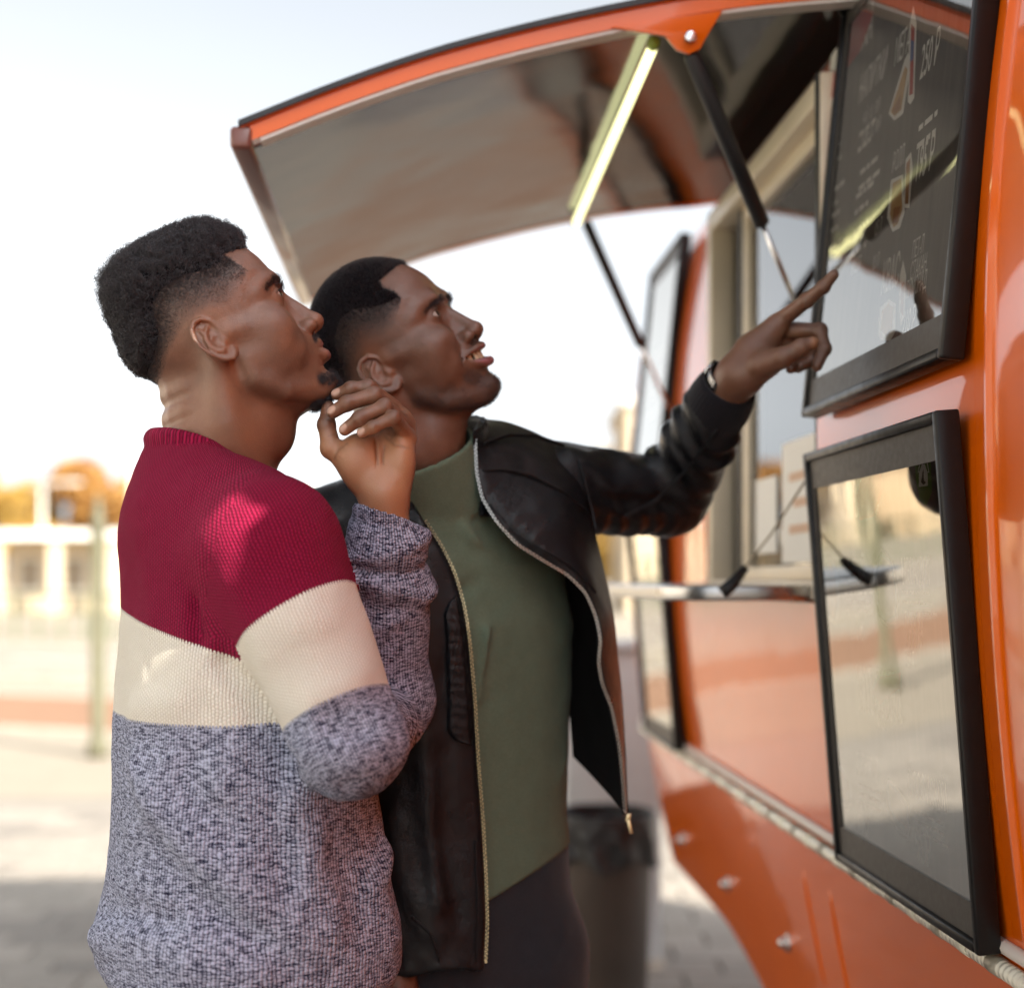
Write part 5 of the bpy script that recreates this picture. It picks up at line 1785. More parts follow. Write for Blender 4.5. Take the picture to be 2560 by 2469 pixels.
    # raglan seam: sleeve cloth runs up to the collar
    A_, B_ = P(497, 1612, 1.52), P(690, 1205, 1.58)
    nrm = np.cross(B_ - A_, np.array([.12, 1, 0])); nrm /= np.linalg.norm(nrm)
    side = (Cq - A_) @ nrm
    if (S - A_) @ nrm < 0: side = -side
    rag = (side > 0) & (Cq[:, 1] < 1.66) & (Cq[:, 2] > 1.36) & (Cq[:, 0] < -.10) & ~((dl < .012) & (Cq[:, 0] > -.21) & (Cq[:, 1] > 1.58))
    ds = np.where(rag, np.minimum(ds, dt - .01), ds)
    dt = np.where((~rag) & (Cq[:, 2] > 1.36) & (Cq[:, 1] < 1.66) & (side < 0), np.minimum(dt, ds - .01), dt)
    which = np.argmin(np.stack([dt, ds + .004, dl + .002, dc - .0005], 1), 1)
    wc = np.repeat(which, 4); Vc = V[Q].reshape(-1, 3)
    ang = np.arctan2(Vc[:, 1] - 1.67, Vc[:, 0] + .318)
    ang = np.mod(ang + math.pi / 2 - .6 + math.pi, 2 * math.pi)
    ku = ang * .165; kv = Vc[:, 2].copy()
    s1 = (1.392 - .29 * (Vc[:, 0] + .47)) - Vc[:, 2]
    s2 = 1.268 + .06 * np.maximum(0, Vc[:, 0] + .30) - Vc[:, 2]
    def frame(a, b):
        ax = (b - a) / np.linalg.norm(b - a)
        s = np.cross(ax, [0, 1, 0.2]); s /= np.linalg.norm(s)
        return ax, s, np.cross(ax, s)
    k = wc == 1
    ax, s, w = frame(S, E)
    q = Vc[k] - S; t = q @ ax
    on_fore = chain(Vc[k], [E, Fw], [.06, .046]) < chain(Vc[k], [S, E], [.074, .064])
    ku[k] = np.arctan2(-(q @ w), q @ s) * .070; kv[k] = -t
    s1[k] = t - .080 + .11 * (q @ s); s2[k] = np.where(on_fore & (t > .12), .05, t - .186 + .02 * (q @ s))
    k = wc == 2
    ax, s, w = frame(LE, LW)
    q = Vc[k] - LE; t = q @ ax
    ku[k] = np.arctan2(-(q @ w), q @ s) * .048; kv[k] = -t; s1[k] = 1; s2[k] = 1
    k = wc == 3
    ku[k] = np.arctan2(Vc[k][:, 1] - neckc[1], Vc[k][:, 0] - neckc[0]) * .075; kv[k] = 0; s1[k] = -1; s2[k] = -1
    me = np_mesh('sweater', V, Q, None, None, dict(ku=ku, kv=kv, s1=s1, s2=s2))
    return me


def trousers(pts_l, pts_r, hip, name, mat_, parent, lo, hi):
    f = lambda p: smin(smin(chain(p, *hip), chain(p, *pts_l), .03), chain(p, *pts_r), .03) - .002 * vnoise(p, 14, 3) - .0012 * vnoise(p, 33, 5)
    V, Q = polygonize(f, lo, hi, .007, 2.5)
    return link(name, np_mesh(name, V, Q), mat_, parent)


def shoe(parent, c, yaw):
    R = rot_from(yaw, 0)
    f = lambda p: smax(smin(ell((p - c) @ R, (.06, 0, .045), (.15, .05, .05)), ell((p - c) @ R, (-.03, 0, .07), (.065, .045, .075)), .03), -(p[:, 2] - .004), .004)
    V, Q = polygonize(f, np.array(c) - .24, np.array(c) + .26, .008, 2.5)
    return link('shoe', np_mesh('shoe', V, Q), SHOE, parent)


man1 = build_man1()
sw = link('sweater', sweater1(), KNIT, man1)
sw['label'] = 'chunky knit sweater, maroon above cream above grey melange'
lab = MB(); lab.obox(P(686, 2455, 1.478), (.0030, -.0003, 0), (0, .0008, 0), (.0004, 0, .011)); lab.build('sweater_label', plain('label_black', (.01, .01, .012), .8), man1)
trousers(([(-.31, 1.60, .86), (-.30, 1.585, .5), (-.31, 1.58, .10)], [.10, .082, .075]), ([(-.28, 1.73, .86), (-.27, 1.75, .5), (-.28, 1.76, .10)], [.10, .082, .075]),
         ([(-.30, 1.62, .90), (-.29, 1.70, .90)], [.115, .115]), 'trousers', JEANS, man1, (-.47, 1.42, .03), (-.10, 1.92, 1.05))
shoe(man1, (-.30, 1.58, 0), rad(20)); shoe(man1, (-.27, 1.76, 0), rad(35))
# ---------------------------------------------------------------- man in the leather jacket
M2_R = rot_from(rad(-21), rad(24), rad(15))
M2_T = P(1206, 816, 1.83) - M2_R @ np.array([.114, 0, -.010])
M2_O = {'smile': 1, 'fore': 3, 'brow': 2, 'nw': 1.05, 'earz': -8, 'open': .8, 'gaze': .06}
def H2(x, y, z): return M2_R @ (np.array([x, y, z]) / 1000.0) + M2_T


def neck2(p):
    d = chain(p, [H2(-24, 0, -8), (-.134, 1.885, 1.60), (-.118, 1.915, 1.53), (-.105, 1.94, 1.45)], [.060, .0615, .068, .085], .02)
    d = smin(d, cone(p, H2(44, 0, -66), (-.105, 1.865, 1.585), .022, .034), .03)
    d = smin(d, chain(p, [H2(-14, -58, -14), (-.125, 1.835, 1.58), (-.085, 1.86, 1.53)], [.014, .013, .011]), .022)
    return smin(d, ell(p, (-.088, 1.852, 1.588), (.009, .010, .014)), .02)


def body2_sdf(p):
    d = head_sdf((p - M2_T) @ M2_R * 1000, M2_O) / 1000
    return smin(d, neck2(p), .014)


FING2 = {
    'index': ([(1953, 800, 1.905), (2016, 752, 1.872), (2058, 718, 1.853), (2084, 687, 1.842)], [.0118, .0092, .0082, .0068]),
    'middle': ([(1972, 826, 1.918), (2049, 826, 1.905), (2061, 872, 1.893), (2042, 915, 1.890)], [.0118, .0096, .0086, .0074]),
    'ring': ([(1966, 850, 1.932), (2030, 858, 1.925), (2030, 900, 1.912), (2003, 915, 1.906)], [.0110, .0092, .0084, .0072]),
    'little': ([(1955, 876, 1.942), (2000, 892, 1.936), (1996, 916, 1.925), (1976, 922, 1.916)], [.0100, .0082, .0072, .0064]),
    'thumb': ([(1905, 912, 1.880), (1958, 893, 1.858), (2003, 868, 1.848), (2030, 858, 1.846)], [.0165, .0125, .0104, .0088]),
}


def hand2_sdf(p):
    d = None
    for k, (pp, rr) in FING2.items():
        pts = [P(*q) for q in pp]
        e = chain(p, pts, rr, .003)
        for q, r in zip(pts[1:3], rr[1:3]):
            e = smin(e, np.linalg.norm(p - q, axis=1) - r * 1.05, .004)
        d = e if d is None else smin(d, e, .002)
    palm = chain(p, [P(1846, 936, 1.918), P(1885, 882, 1.912), P(1938, 818, 1.908)], [.0270, .0255, .0165], .01)
    palm = smin(palm, chain(p, [P(1858, 938, 1.920), P(1905, 890, 1.926), P(1955, 862, 1.932)], [.024, .0225, .016]), .010)
    palm = smin(palm, chain(p, [P(1868, 935, 1.905), P(1918, 905, 1.885), P(1945, 898, 1.868)], [.024, .0205, .014]), .012)
    d = smin(d, palm, .006)
    return smin(d, chain(p, [P(1846, 938, 1.918), P(1800, 1010, 1.955)], [.0270, .030]), .015)


def build_man2():
    V, Q = polygonize(body2_sdf, (-.300, 1.72, 1.52), (.02, 2.04, 1.875), .0015, 3.0)
    V = relax(V, Q, 1, .25)
    C = (V - M2_T) @ M2_R * 1000
    m = np.stack([C[:, 0], np.abs(C[:, 1]), C[:, 2]], 1)
    x, a, z = m.T
    thick = [(62, 112), (49, 102), (36, 97), (39, 86), (50, 76), (53, 66), (40, 66), (25, 68), (-4, 80), (-24, 77), (-45, 60), (-56, 30), (-80, 6), (-100, 0), (-150, 0), (-150, 200), (62, 200)]
    low = [(44, 49), (35, 38), (18, 34), (-10, 38), (-30, 28), (-48, 8), (-66, -12), (-90, -24)]
    fadepoly = [(62, 112), (49, 102), (36, 97), (39, 86), (50, 76), (54, 64)] + low + [(-150, -24), (-150, 200), (62, 200)]
    ins, inf = in_poly(x, z, thick), in_poly(x, z, fadepoly)
    dt, df = pl_dist(x, z, thick), pl_dist(x, z, low)
    skull = (ell(m, (-12, 0, 48), (89, 76, 89)) < 14) | (x < -40)
    sd = np.where(ins, dt, -dt) + 2.2 * vnoise(m, .35, 3) + 1.2 * vnoise(m, .8, 4)
    stub = np.maximum(sstep(sd, -2.5, 3.5), np.where(inf, .95 * (df / (df + dt + 1e-6)) ** .7, 0)) * skull
    brow = chain(m, [(70, 48, 37), (78, 38, 42), (84, 24, 45), (87, 11, 44)], [1.2, 2.1, 2.6, 2.2])
    goat = chain(m, [(78, 34, -60), (90, 18, -76), (96, 0, -80), (84, 0, -94)], [7, 8, 10, 12])
    jaw = chain(m, [(20, 56, -58), (50, 46, -74), (80, 18, -90)], [10, 12, 14])
    mous = chain(m, [(100, 4, -24), (96, 16, -26), (88, 27, -33)], [2.4, 2.6, 2.2])
    beard = np.maximum.reduce([.6 * sstep(-brow, -2.5, 1.2), .55 * sstep(-goat, -9, 4), .42 * sstep(-jaw, -14, 4), .35 * sstep(-mous, -3, 1.2)])
    stub = np.maximum(stub, beard)
    lipd = np.minimum(chain(m, [(105, 0, -32.5), (101, 12, -32.8), (91, 23, -35)], [3.6, 3.2, 2.0]), chain(m, [(104, 0, -52), (101, 12, -51), (91, 23, -46)], [6.6, 6.0, 3.4]))
    lip = sstep(-lipd, -1.2, 1.2)
    warm = .8 * sstep(-ell(m, (-8, 76, 4), (20, 14, 26)), -6, 4)
    zero = np.zeros(len(V))
    inside = (x < 92) & (x > 60) & (a < 31) & (z < -34) & (z > -50)
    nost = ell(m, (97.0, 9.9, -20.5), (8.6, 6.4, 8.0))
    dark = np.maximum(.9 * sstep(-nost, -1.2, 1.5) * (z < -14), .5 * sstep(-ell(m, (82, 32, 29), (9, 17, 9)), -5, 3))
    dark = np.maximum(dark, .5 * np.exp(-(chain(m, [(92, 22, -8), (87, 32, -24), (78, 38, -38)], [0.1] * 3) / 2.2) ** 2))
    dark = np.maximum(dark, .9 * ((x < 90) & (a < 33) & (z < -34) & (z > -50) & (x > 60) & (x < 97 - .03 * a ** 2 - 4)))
    head = (V, Q, dict(stub=stub, lip=lip, warm=warm, palm=zero, nail=zero, dark=dark))
    Vh, Qh = polygonize(hand2_sdf, (.245, 1.80, 1.61), (.445, 2.02, 1.845), .00125, 3.0)
    Vh = relax(Vh, Qh, 1, .4)
    zh = np.zeros(len(Vh))
    tipd = np.linalg.norm(Vh - P(2040, 856, 1.842), axis=1)
    palm = np.maximum(.85 * sstep(-tipd, -.0125, -.0045), .45 * sstep(-np.linalg.norm(Vh - P(1985, 850, 1.895), axis=1), -.03, -.01))
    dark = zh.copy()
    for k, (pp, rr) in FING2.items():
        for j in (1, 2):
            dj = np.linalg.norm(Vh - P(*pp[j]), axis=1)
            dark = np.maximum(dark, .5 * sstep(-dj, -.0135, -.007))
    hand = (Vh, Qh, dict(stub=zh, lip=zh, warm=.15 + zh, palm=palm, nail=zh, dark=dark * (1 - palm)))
    rh = lambda p: smin(chain(p, [(-.150, 1.815, .93), (-.135, 1.80, .86), (-.130, 1.79, .79)], [.026, .032, .016]), chain(p, [(-.135, 1.785, .87), (-.115, 1.765, .82)], [.014, .010]), .01)
    Vr, Qr = polygonize(rh, (-.20, 1.73, .75), (-.08, 1.87, .97), .004, 2.5)
    inner = lambda p: np.minimum.reduce([
        chain(p, [(-.11, 1.94, 1.53), (-.075, 1.965, 1.35), (-.072, 1.965, 1.10), (-.07, 1.965, .95)], [.075, .09, .092, .09]),
        chain(p, [(-.09, 1.95, 1.49), (.067, 2.0, 1.55), (.235, 2.09, 1.545), (.292, 1.955, 1.665)], [.06, .046, .038, .028]),
        chain(p, [(-.10, 1.94, 1.49), (-.255, 1.87, 1.47), (-.25, 1.875, 1.19), (-.150, 1.815, .93)], [.06, .046, .038, .026]),
        chain(p, [(-.13, 1.95, .90), (-.15, 1.93, .5), (-.15, 1.93, .1)], [.075, .06, .045]),
        chain(p, [(-.01, 1.99, .90), (.01, 2.02, .5), (.02, 2.03, .1)], [.075, .06, .045])])
    Vi, Qi = polygonize(inner, (-.36, 1.72, .02), (.38, 2.2, 1.75), .009, 2.5)
    parts = [head, hand]
    for v, q in ((Vr, Qr), (Vi, Qi)):
        o = np.zeros(len(v)); parts.append((v, q, dict(stub=o, lip=o, warm=o, palm=o, nail=o, dark=o)))
    VV, QQ = quad_join([(v, q) for v, q, _ in parts])
    at = {k: np.concatenate([t[2][k] for t in parts]) for k in ('stub', 'lip', 'warm', 'palm', 'nail', 'dark')}
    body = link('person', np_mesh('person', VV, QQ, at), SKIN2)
    tag(body, 'smiling man in open black leather jacket pointing at the upper menu board', 'person')
    eyes_for(M2_R, M2_T, body, (rad(10), rad(10)))
    rng = np.random.default_rng(9)
    N = vertex_normals(V, Q)
    w = np.where(ins & skull, 1.0, np.where(inf & skull, stub ** 1.3, 0)) * (brow > 2) * (goat > 2) * (jaw > 2) * (mous > 2)
    inz = ins & skull
    keep = inz[Q].all(1); qs = Q[keep]; used = np.unique(qs)
    remap = -np.ones(len(V), int); remap[used] = np.arange(len(used))
    cap = V[used] + N[used] * (.0026 * sstep(dt[used], 2, 22) * (1 + .35 * vnoise(V[used], 330, 2)))[:, None]
    hair = link('hair', np_mesh('hair', cap, remap[qs]), CAPM, body)
    hair['label'] = 'close-cropped black hair'
    rt, nr, qi, W = scatter(V, Q, w, 42000, rng)
    ww = (w[Q[qi]] * W).sum(1)
    st = strands(rt, nr, .0018 + .0046 * ww ** 2, 4, rng, coil=.0005, turns=.7, lean=.5)
    hair_object('short_hair', st, .00014, HAIRM, hair)
    rt, nr, qi, W = scatter(V, Q, sstep(-brow, -1.5, .6), 700, rng)
    st = strands(rt, nr, np.full(len(rt), .006), 5, rng, lean=.25, bend=-M2_R[:, 0] * .6 + M2_R[:, 2] * .3)
    hair_object('eyebrow', st, .00011, HAIRM, body)
    rt, nr, qi, W = scatter(V, Q, np.maximum(.8 * sstep(-goat, -8, 2), .4 * sstep(-jaw, -10, 2)), 2600, rng)
    st = strands(rt, nr, .0015 + .003 * rng.random(len(rt)), 4, rng, coil=.0004, turns=.6, lean=.5, bend=-M2_R[:, 2] * .3)
    hair_object('beard', st, .00010, HAIRM, body)
    # teeth along an arch
    teeth = MB()
    tw = [8.2, 6.6, 7.4, 6.6, 6.4]
    for s in (-1, 1):
        y = 0.0
        for i, t in enumerate(tw):
            yc = y + t / 2; y += t
            xx = 97.5 - .030 * yc ** 2
            sl = -.060 * yc
            n = np.array([1, -sl * s, 0]); n /= np.linalg.norm(n)
            tg = np.array([-n[1], n[0], 0])
            c = np.array([xx - 2.5, s * yc, -39.6 + .45 * i])
            hgt = (5.6, 5.0, 5.4, 4.6, 4.2)[i]
            o = MB()
            prof = [(-t * .47, hgt), (-t * .47, -hgt * .55), (-t * .34, -hgt), (t * .34, -hgt), (t * .47, -hgt * .55), (t * .47, hgt)]
            fr = [c + tg * u + np.array([0, 0, v]) + n * (2.6 - .05 * u * u) for u, v in prof]
            bk = [c + tg * u * .8 + np.array([0, 0, v]) - n * 2.0 for u, v in prof]
            k = len(prof)
            o.add([M2_R @ (q / 1000) + M2_T for q in fr + bk], [tuple(range(k)), tuple(range(2 * k - 1, k - 1, -1))] + [(j, (j + 1) % k, k + (j + 1) % k, k + j) for j in range(k)])
            tooth = o.build('tooth', TOOTH, body, False, .0009, 2)
    mo = MB()
    g = []
    for u in np.linspace(-1, 1, 17):
        row = []
        for v in (-30, -44, -56):
            row.append(M2_R @ (np.array([86 - 20 * u * u, 31 * u, v]) / 1000) + M2_T)
        g.append(row)
    mo.grid(np.array(g)); mo.build('mouth_lining', GUM, body, True)
    return body


T2F = rad(-52)
F2, S2 = np.array([math.cos(T2F), math.sin(T2F)]), np.array([-math.sin(T2F), math.cos(T2F)])   # forward, his left
TB2 = np.array([(.80, -.068, 1.965, .125, .170), (.92, -.068, 1.965, .122, .170), (1.0, -.070, 1.965, .118, .165), (1.10, -.072, 1.965, .112, .158), (1.2, -.073, 1.965, .114, .160), (1.36, -.074, 1.962, .120, .168),
                (1.44, -.080, 1.96, .108, .160), (1.50, -.098, 1.95, .088, .125), (1.56, -.112, 1.935, .066, .085)])


def loft2(p, da=0.0, db=0.0):
    zc = np.clip(p[:, 2], TB2[0, 0], TB2[-1, 0])
    cx, cy, ra, rb = (np.interp(zc, TB2[:, 0], TB2[:, i]) for i in (1, 2, 3, 4))
    ra = ra + da; rb = rb + db
    fx = (p[:, 0] - cx) * F2[0] + (p[:, 1] - cy) * F2[1]
    sx = (p[:, 0] - cx) * S2[0] + (p[:, 1] - cy) * S2[1]
    n = 2.4
    v = ((np.abs(fx) / ra) ** n + (np.abs(sx) / rb) ** n) ** (1 / n)
    g = np.sqrt(fx ** 2 / ra ** 4 + sx ** 2 / rb ** 4) + 1e-6
    return np.clip((v - 1) * v / g, -.15, .4), fx, sx


def ridges(p, d, lines):
    for line, amp, w in lines:
        c = [P(*q) for q in line]
        d = d - amp * np.exp(-(chain(p, c, [0.0] * len(c)) / w) ** 2)
    return d


def px_of(p):
    return 1280 + FPX * p[:, 0] / p[:, 1], 1450 - FPX * (p[:, 2] - CAM_H) / p[:, 1]


def shirt2():
    def full(p):
        L, fx, sx = loft2(p)
        d = smax(L, p[:, 2] - 1.545, .04)
        d = smin(d, cone(p, (-.105, 1.94, 1.50), (.045, 2.0, 1.53), .055, .05), .04)
        d = smin(d, cone(p, (-.105, 1.94, 1.50), (-.245, 1.875, 1.47), .055, .05), .04)
        d = smin(d, chain(p, [(-.118, 1.915, 1.53), (-.104, 1.94, 1.47)], [.074, .09]), .03)
        d = ridges(p, d, (
            ([(1300, 1420, 1.84), (1230, 1560, 1.83), (1210, 1750, 1.83)], 0.0120, 0.0115),
            ([(1350, 1450, 1.86), (1290, 1600, 1.84), (1250, 1800, 1.83), (1240, 1950, 1.83)], -0.0109, 0.0115),
            ([(1400, 1500, 1.90), (1370, 1700, 1.86), (1320, 1900, 1.84), (1260, 2050, 1.83)], 0.0131, 0.0130),
            ([(1420, 1750, 1.93), (1390, 1900, 1.88), (1330, 2040, 1.85)], -0.0098, 0.0101),
            ([(1440, 1900, 1.96), (1400, 2030, 1.90), (1330, 2130, 1.86)], 0.0109, 0.0101),
            ([(1110, 1260, 1.87), (1180, 1340, 1.85), (1290, 1400, 1.85)], 0.0087, 0.0101),
            ([(1150, 1480, 1.84), (1230, 1430, 1.84), (1330, 1420, 1.86)], -0.0076, 0.0101)))
        d = d - .0012 * vnoise(p, 26, 2) - .0006 * vnoise(p, 60, 3)
        hem = 1.006 + .45 * np.maximum(p[:, 0] + .033, -.1)
        d = smax(d, hem - p[:, 2], .004)
        # mock collar
        ax0, ax1 = np.array([-.102, 1.918, 1.515]), np.array([-.125, 1.880, 1.590])
        ax = (ax1 - ax0) / np.linalg.norm(ax1 - ax0)
        t = (p - ax0) @ ax
        r = np.linalg.norm(p - ax0 - t[:, None] * ax, axis=1)
        col = np.maximum(np.maximum(np.abs(r - .0755) - .0035, t - .088), -t)
        d = smax(d, -np.maximum(r - .073, .012 - t), .003)
        return smin(d, col, .006)
    V, Q = polygonize(full, (-.32, 1.78, .93), (.12, 2.12, 1.63), .0036, 2.6)
    return np_mesh('shirt', relax(V, Q, 1, .35), Q)


ZIPL = [(1030, 1250), (1060, 1300), (1100, 1360), (1135, 1430), (1160, 1520), (1172, 1600), (1185, 1750), (1193, 1900), (1205, 2050), (1213, 2200), (1216, 2300), (1211, 2412)]
ZIPR = [(1188, 1090, 1.862), (1191, 1180, 1.852), (1205, 1245, 1.846), (1240, 1302, 1.842), (1292, 1360, 1.844), (1360, 1402, 1.850), (1420, 1437, 1.855), (1465, 1482, 1.858), (1490, 1540, 1.86), (1502, 1600, 1.86),
        (1496, 1652, 1.862), (1504, 1705, 1.865), (1530, 1770, 1.87), (1548, 1860, 1.875), (1557, 1950, 1.88), (1563, 2035, 1.885)]
OUTR = [(1200, 1046, 1.935), (1260, 1050, 1.955), (1330, 1075, 1.965), (1400, 1110, 1.975), (1452, 1180, 1.955), (1478, 1290, 1.945), (1492, 1350, 1.945), (1508, 1410, 1.95), (1526, 1490, 1.955), (1538, 1560, 1.955),
        (1546, 1640, 1.955), (1553, 1720, 1.955), (1558, 1800, 1.955), (1562, 1880, 1.955), (1566, 1960, 1.95), (1568, 2040, 1.93)]


def resample(pts, n):
    pts = np.asarray(pts, float)
    s = np.concatenate([[0], np.cumsum(np.linalg.norm(np.diff(pts[:, :2], axis=0), axis=1))])
    t = np.linspace(0, s[-1], n)
    # smooth curve through the points
    out = np.stack([np.interp(t, s, pts[:, i]) for i in range(pts.shape[1])], 1)
    for _ in range(3):
        out[1:-1] = .25 * out[:-2] + .5 * out[1:-1] + .25 * out[2:]
    return out


def sheet(A, B, nu, nv, bulge, thick, wr=None):
    """sheet of cloth between two edge curves (world points), bulging towards the camera, with thickness"""
    A, B = np.asarray(A), np.asarray(B)
    v = np.linspace(0, 1, nv)[None, :, None]
    G = A[:, None] * (1 - v) + B[:, None] * v
    bl = bulge if np.ndim(bulge) else np.full(nu, bulge)
    G[:, :, 1] -= (bl[:, None] * (4 * v[..., 0] * (1 - v[..., 0])))
    if wr is not None: G = wr(G)
    nrm = np.cross(np.gradient(G, axis=0), np.gradient(G, axis=1))
    nrm /= np.linalg.norm(nrm, axis=2)[..., None] + 1e-9
    if nrm[:, :, 1].mean() > 0: nrm = -nrm
    K = G - nrm * thick
    n, mcols = G.shape[:2]
    id0 = np.arange(n * mcols).reshape(n, mcols); id1 = id0 + n * mcols
    Qs = []
    a = np.stack([id0[:-1, :-1], id0[1:, :-1], id0[1:, 1:], id0[:-1, 1:]], -1).reshape(-1, 4)
    Qs += [a, a[:, ::-1] + n * mcols]
    for e0, e1 in ((id0[0], id1[0]), (id0[-1], id1[-1]), (id0[:, 0], id1[:, 0]), (id0[:, -1], id1[:, -1])):
        Qs.append(np.stack([e0[:-1], e0[1:], e1[1:], e1[:-1]], -1))
    return np.concatenate([G.reshape(-1, 3), K.reshape(-1, 3)]), np.concatenate(Qs)


SL_S, SL_E, SL_W = np.array([.062, 2.0, 1.548]), P(1672, 1240, 2.095), P(1822, 962, 1.940)


def jacket2():
    zx = np.array(ZIPL, float)
    fa = (SL_W - SL_E) / np.linalg.norm(SL_W - SL_E)
    ua = (SL_E - SL_S) / np.linalg.norm(SL_E - SL_S)

    def sleeve(p):
        d = chain(p, [SL_S, SL_S * .4 + SL_E * .6, SL_E], [.062, .0575, .0560], .01)
        f = chain(p, [SL_E, SL_E * .45 + SL_W * .55, SL_E * .2 + SL_W * .8], [.0555, .0500, .0450], .01)
        d = smin(d, f, .018)
        t = (p - SL_S) @ ua / np.linalg.norm(SL_E - SL_S)
        s = (p - SL_E) @ fa / np.linalg.norm(SL_W - SL_E)
        perp = p[:, 2] - (SL_S[2] + t * (SL_E[2] - SL_S[2]))
        up = np.where(s < .10, 1.0, 0.0)
        wv = vnoise(p, 22, 6)
        d = d - .0042 * np.exp(-((t - .5) / .42) ** 2) * np.sin(44 * (t + perp * 2.6) + 2.4 * wv) * sstep(-s, -.3, .05)
        d = d - .0040 * np.sin(34 * (s + 1.3 * (p[:, 0] - SL_E[0])) + 3.0 * wv) * sstep(s, .02, .25) * sstep(-s, -.95, -.7)
        cuff = chain(p, [SL_E * .22 + SL_W * .78, SL_W], [.0410, .0400])
        cuff = smax(cuff, (p - SL_W) @ fa, .004)
        return d, cuff

    def coll(p):
        c = np.array([-.112, 1.928, 1.55])
        ax = np.array([-.20, -.30, .93]); ax /= np.linalg.norm(ax)
        t = (p - c) @ ax
        r = np.linalg.norm(p - c - t[:, None] * ax, axis=1)
        ang = np.arctan2(p[:, 1] - c[1], p[:, 0] - c[0])
        return np.maximum(np.maximum(np.abs(r - .087 - .10 * np.maximum(t - .02, -.02)) - .0045, t - .068), -t - .03), ang

    def full(p):
        px, py = px_of(p)
        L, fx, sx = loft2(p, .028, .030)
        body = smax(L, p[:, 2] - 1.535, .05)
        sh = smin(cone(p, (-.06, 1.955, 1.522), SL_S, .070, .063), cone(p, (-.13, 1.93, 1.515), (-.252, 1.872, 1.470), .066, .066), .03)
        body = smin(body, sh, .04)
        body = ridges(p, body, (
            ([(1060, 1500, 1.80), (1050, 1750, 1.79), (1075, 2000, 1.79), (1100, 2250, 1.79)], .0060, .016),
            ([(1120, 1900, 1.79), (1110, 2100, 1.79), (1150, 2300, 1.80)], -.0050, .012),
            ([(980, 2050, 1.80), (1010, 2200, 1.80), (1080, 2330, 1.80)], .0055, .016),
            ([(860, 1230, 1.80), (830, 1300, 1.80), (820, 1400, 1.80)], .0050, .012),
            ([(820, 1230, 1.82), (870, 1190, 1.83), (930, 1180, 1.86)], .0035, .008)))
        body = body - .0022 * vnoise(p, 26, 2) - .0010 * vnoise(p, 62, 5)
        shell = smax(body, -(body + .011), .003)
        zl = np.interp(py, zx[:, 1], zx[:, 0])
        front = (p[:, 1] < 1.985)
        cut = np.where(front, (px - zl) / FPX * p[:, 1], np.where(px > 1400, (px - 1400) / FPX * p[:, 1], -.05))
        # the opening reaches up round the neck
        nk = np.hypot(p[:, 0] + .112, p[:, 1] - 1.928) - .080
        keepsh = (p[:, 2] > 1.50) & (px > 1195)
        cut = np.where(keepsh, -.05, cut)
        shell = smax(shell, cut, .003)
        shell = smax(shell, -np.maximum(nk, 1.50 - p[:, 2]), .004)
        bot = .930 + .004 * np.sin(p[:, 0] * 60)
        shell = smax(shell, bot - p[:, 2], .005)
        d = shell
        sl, _ = sleeve(p)
        sl = smax(sl, -np.maximum(np.hypot(p[:, 0] - SL_S[0], p[:, 2] - SL_S[2]) - .03, p[:, 1] - 2.3), .002) if False else sl
        d = smin(d, sl, .012)
        rs = chain(p, [(-.252, 1.872, 1.470), (-.25, 1.875, 1.19), (-.170, 1.825, .985)], [.064, .056, .045], .01)
        rs = rs - .002 * vnoise(p, 30, 12)
        d = smin(d, rs, .012)
        c, ang = coll(p)
        cf = np.where((p[:, 1] < 1.90) & (px < 1178), .02, c)
        d = smin(d, cf, .006)
        return d

    V, Q = polygonize(full, (-.345, 1.74, .90), (.345, 2.19, 1.76), .0044, 3.0)
    V = relax(V, Q, 1, .35)
    parts = [(V, Q)]
    # hanging front flap on his left
    nu = 90
    zr, orr = resample(ZIPR, nu), resample(OUTR, nu)
    A = np.array([P(*q) for q in zr]); Bc = np.array([P(*q) for q in orr])
    prof = np.interp(np.linspace(0, 1, nu), [0, .12, .3, .5, 1], [.012, .022, .034, .016, .008])

    def wr(G):
        W = vnoise(G.reshape(-1, 3), 24, 3).reshape(G.shape[:2]) * .0030 + vnoise(G.reshape(-1, 3), 60, 4).reshape(G.shape[:2]) * .0012
        u = np.linspace(0, 1, G.shape[0])[:, None]; v = np.linspace(0, 1, G.shape[1])[None]
        q = np.exp(-((v - .13) / .09) ** 2) * np.exp(-((u - .28) / .16) ** 2)       # quilted strip by the zip
        G[:, :, 1] -= W + q * (.0030 + .0016 * np.sin(u * 190 + v * 8))
        return G
    parts.append(sheet(A, Bc, nu, 26, prof, .004, wr))
    return parts


def zip_line(name, curve, mat_, parent, width=.0030, pitch=.0026, tape=None):
    """zip: a narrow tape with metal teeth"""
    c = np.asarray(curve)
    s = np.concatenate([[0], np.cumsum(np.linalg.norm(np.diff(c, axis=0), axis=1))])
    t = np.arange(0, s[-1], pitch)
    pts = np.stack([np.interp(t, s, c[:, i]) for i in range(3)], 1)
    mb = MB()
    for i in range(len(pts) - 1):
        tg = pts[min(i + 1, len(pts) - 1)] - pts[max(i - 1, 0)]; tg /= np.linalg.norm(tg)
        sd = np.cross(tg, [0, 1, 0]); sd /= np.linalg.norm(sd)
        up = np.cross(sd, tg)
        mb.obox(pts[i] + sd * .0004 * (-1) ** i, sd * width * .5, up * .0013, tg * pitch * .33)
    z = mb.build(name, mat_, parent)
    tp = MB(); tp.tube(c[::2], .0016, 6); tp.build('zip_tape', RIBBED, parent, True)
    return z


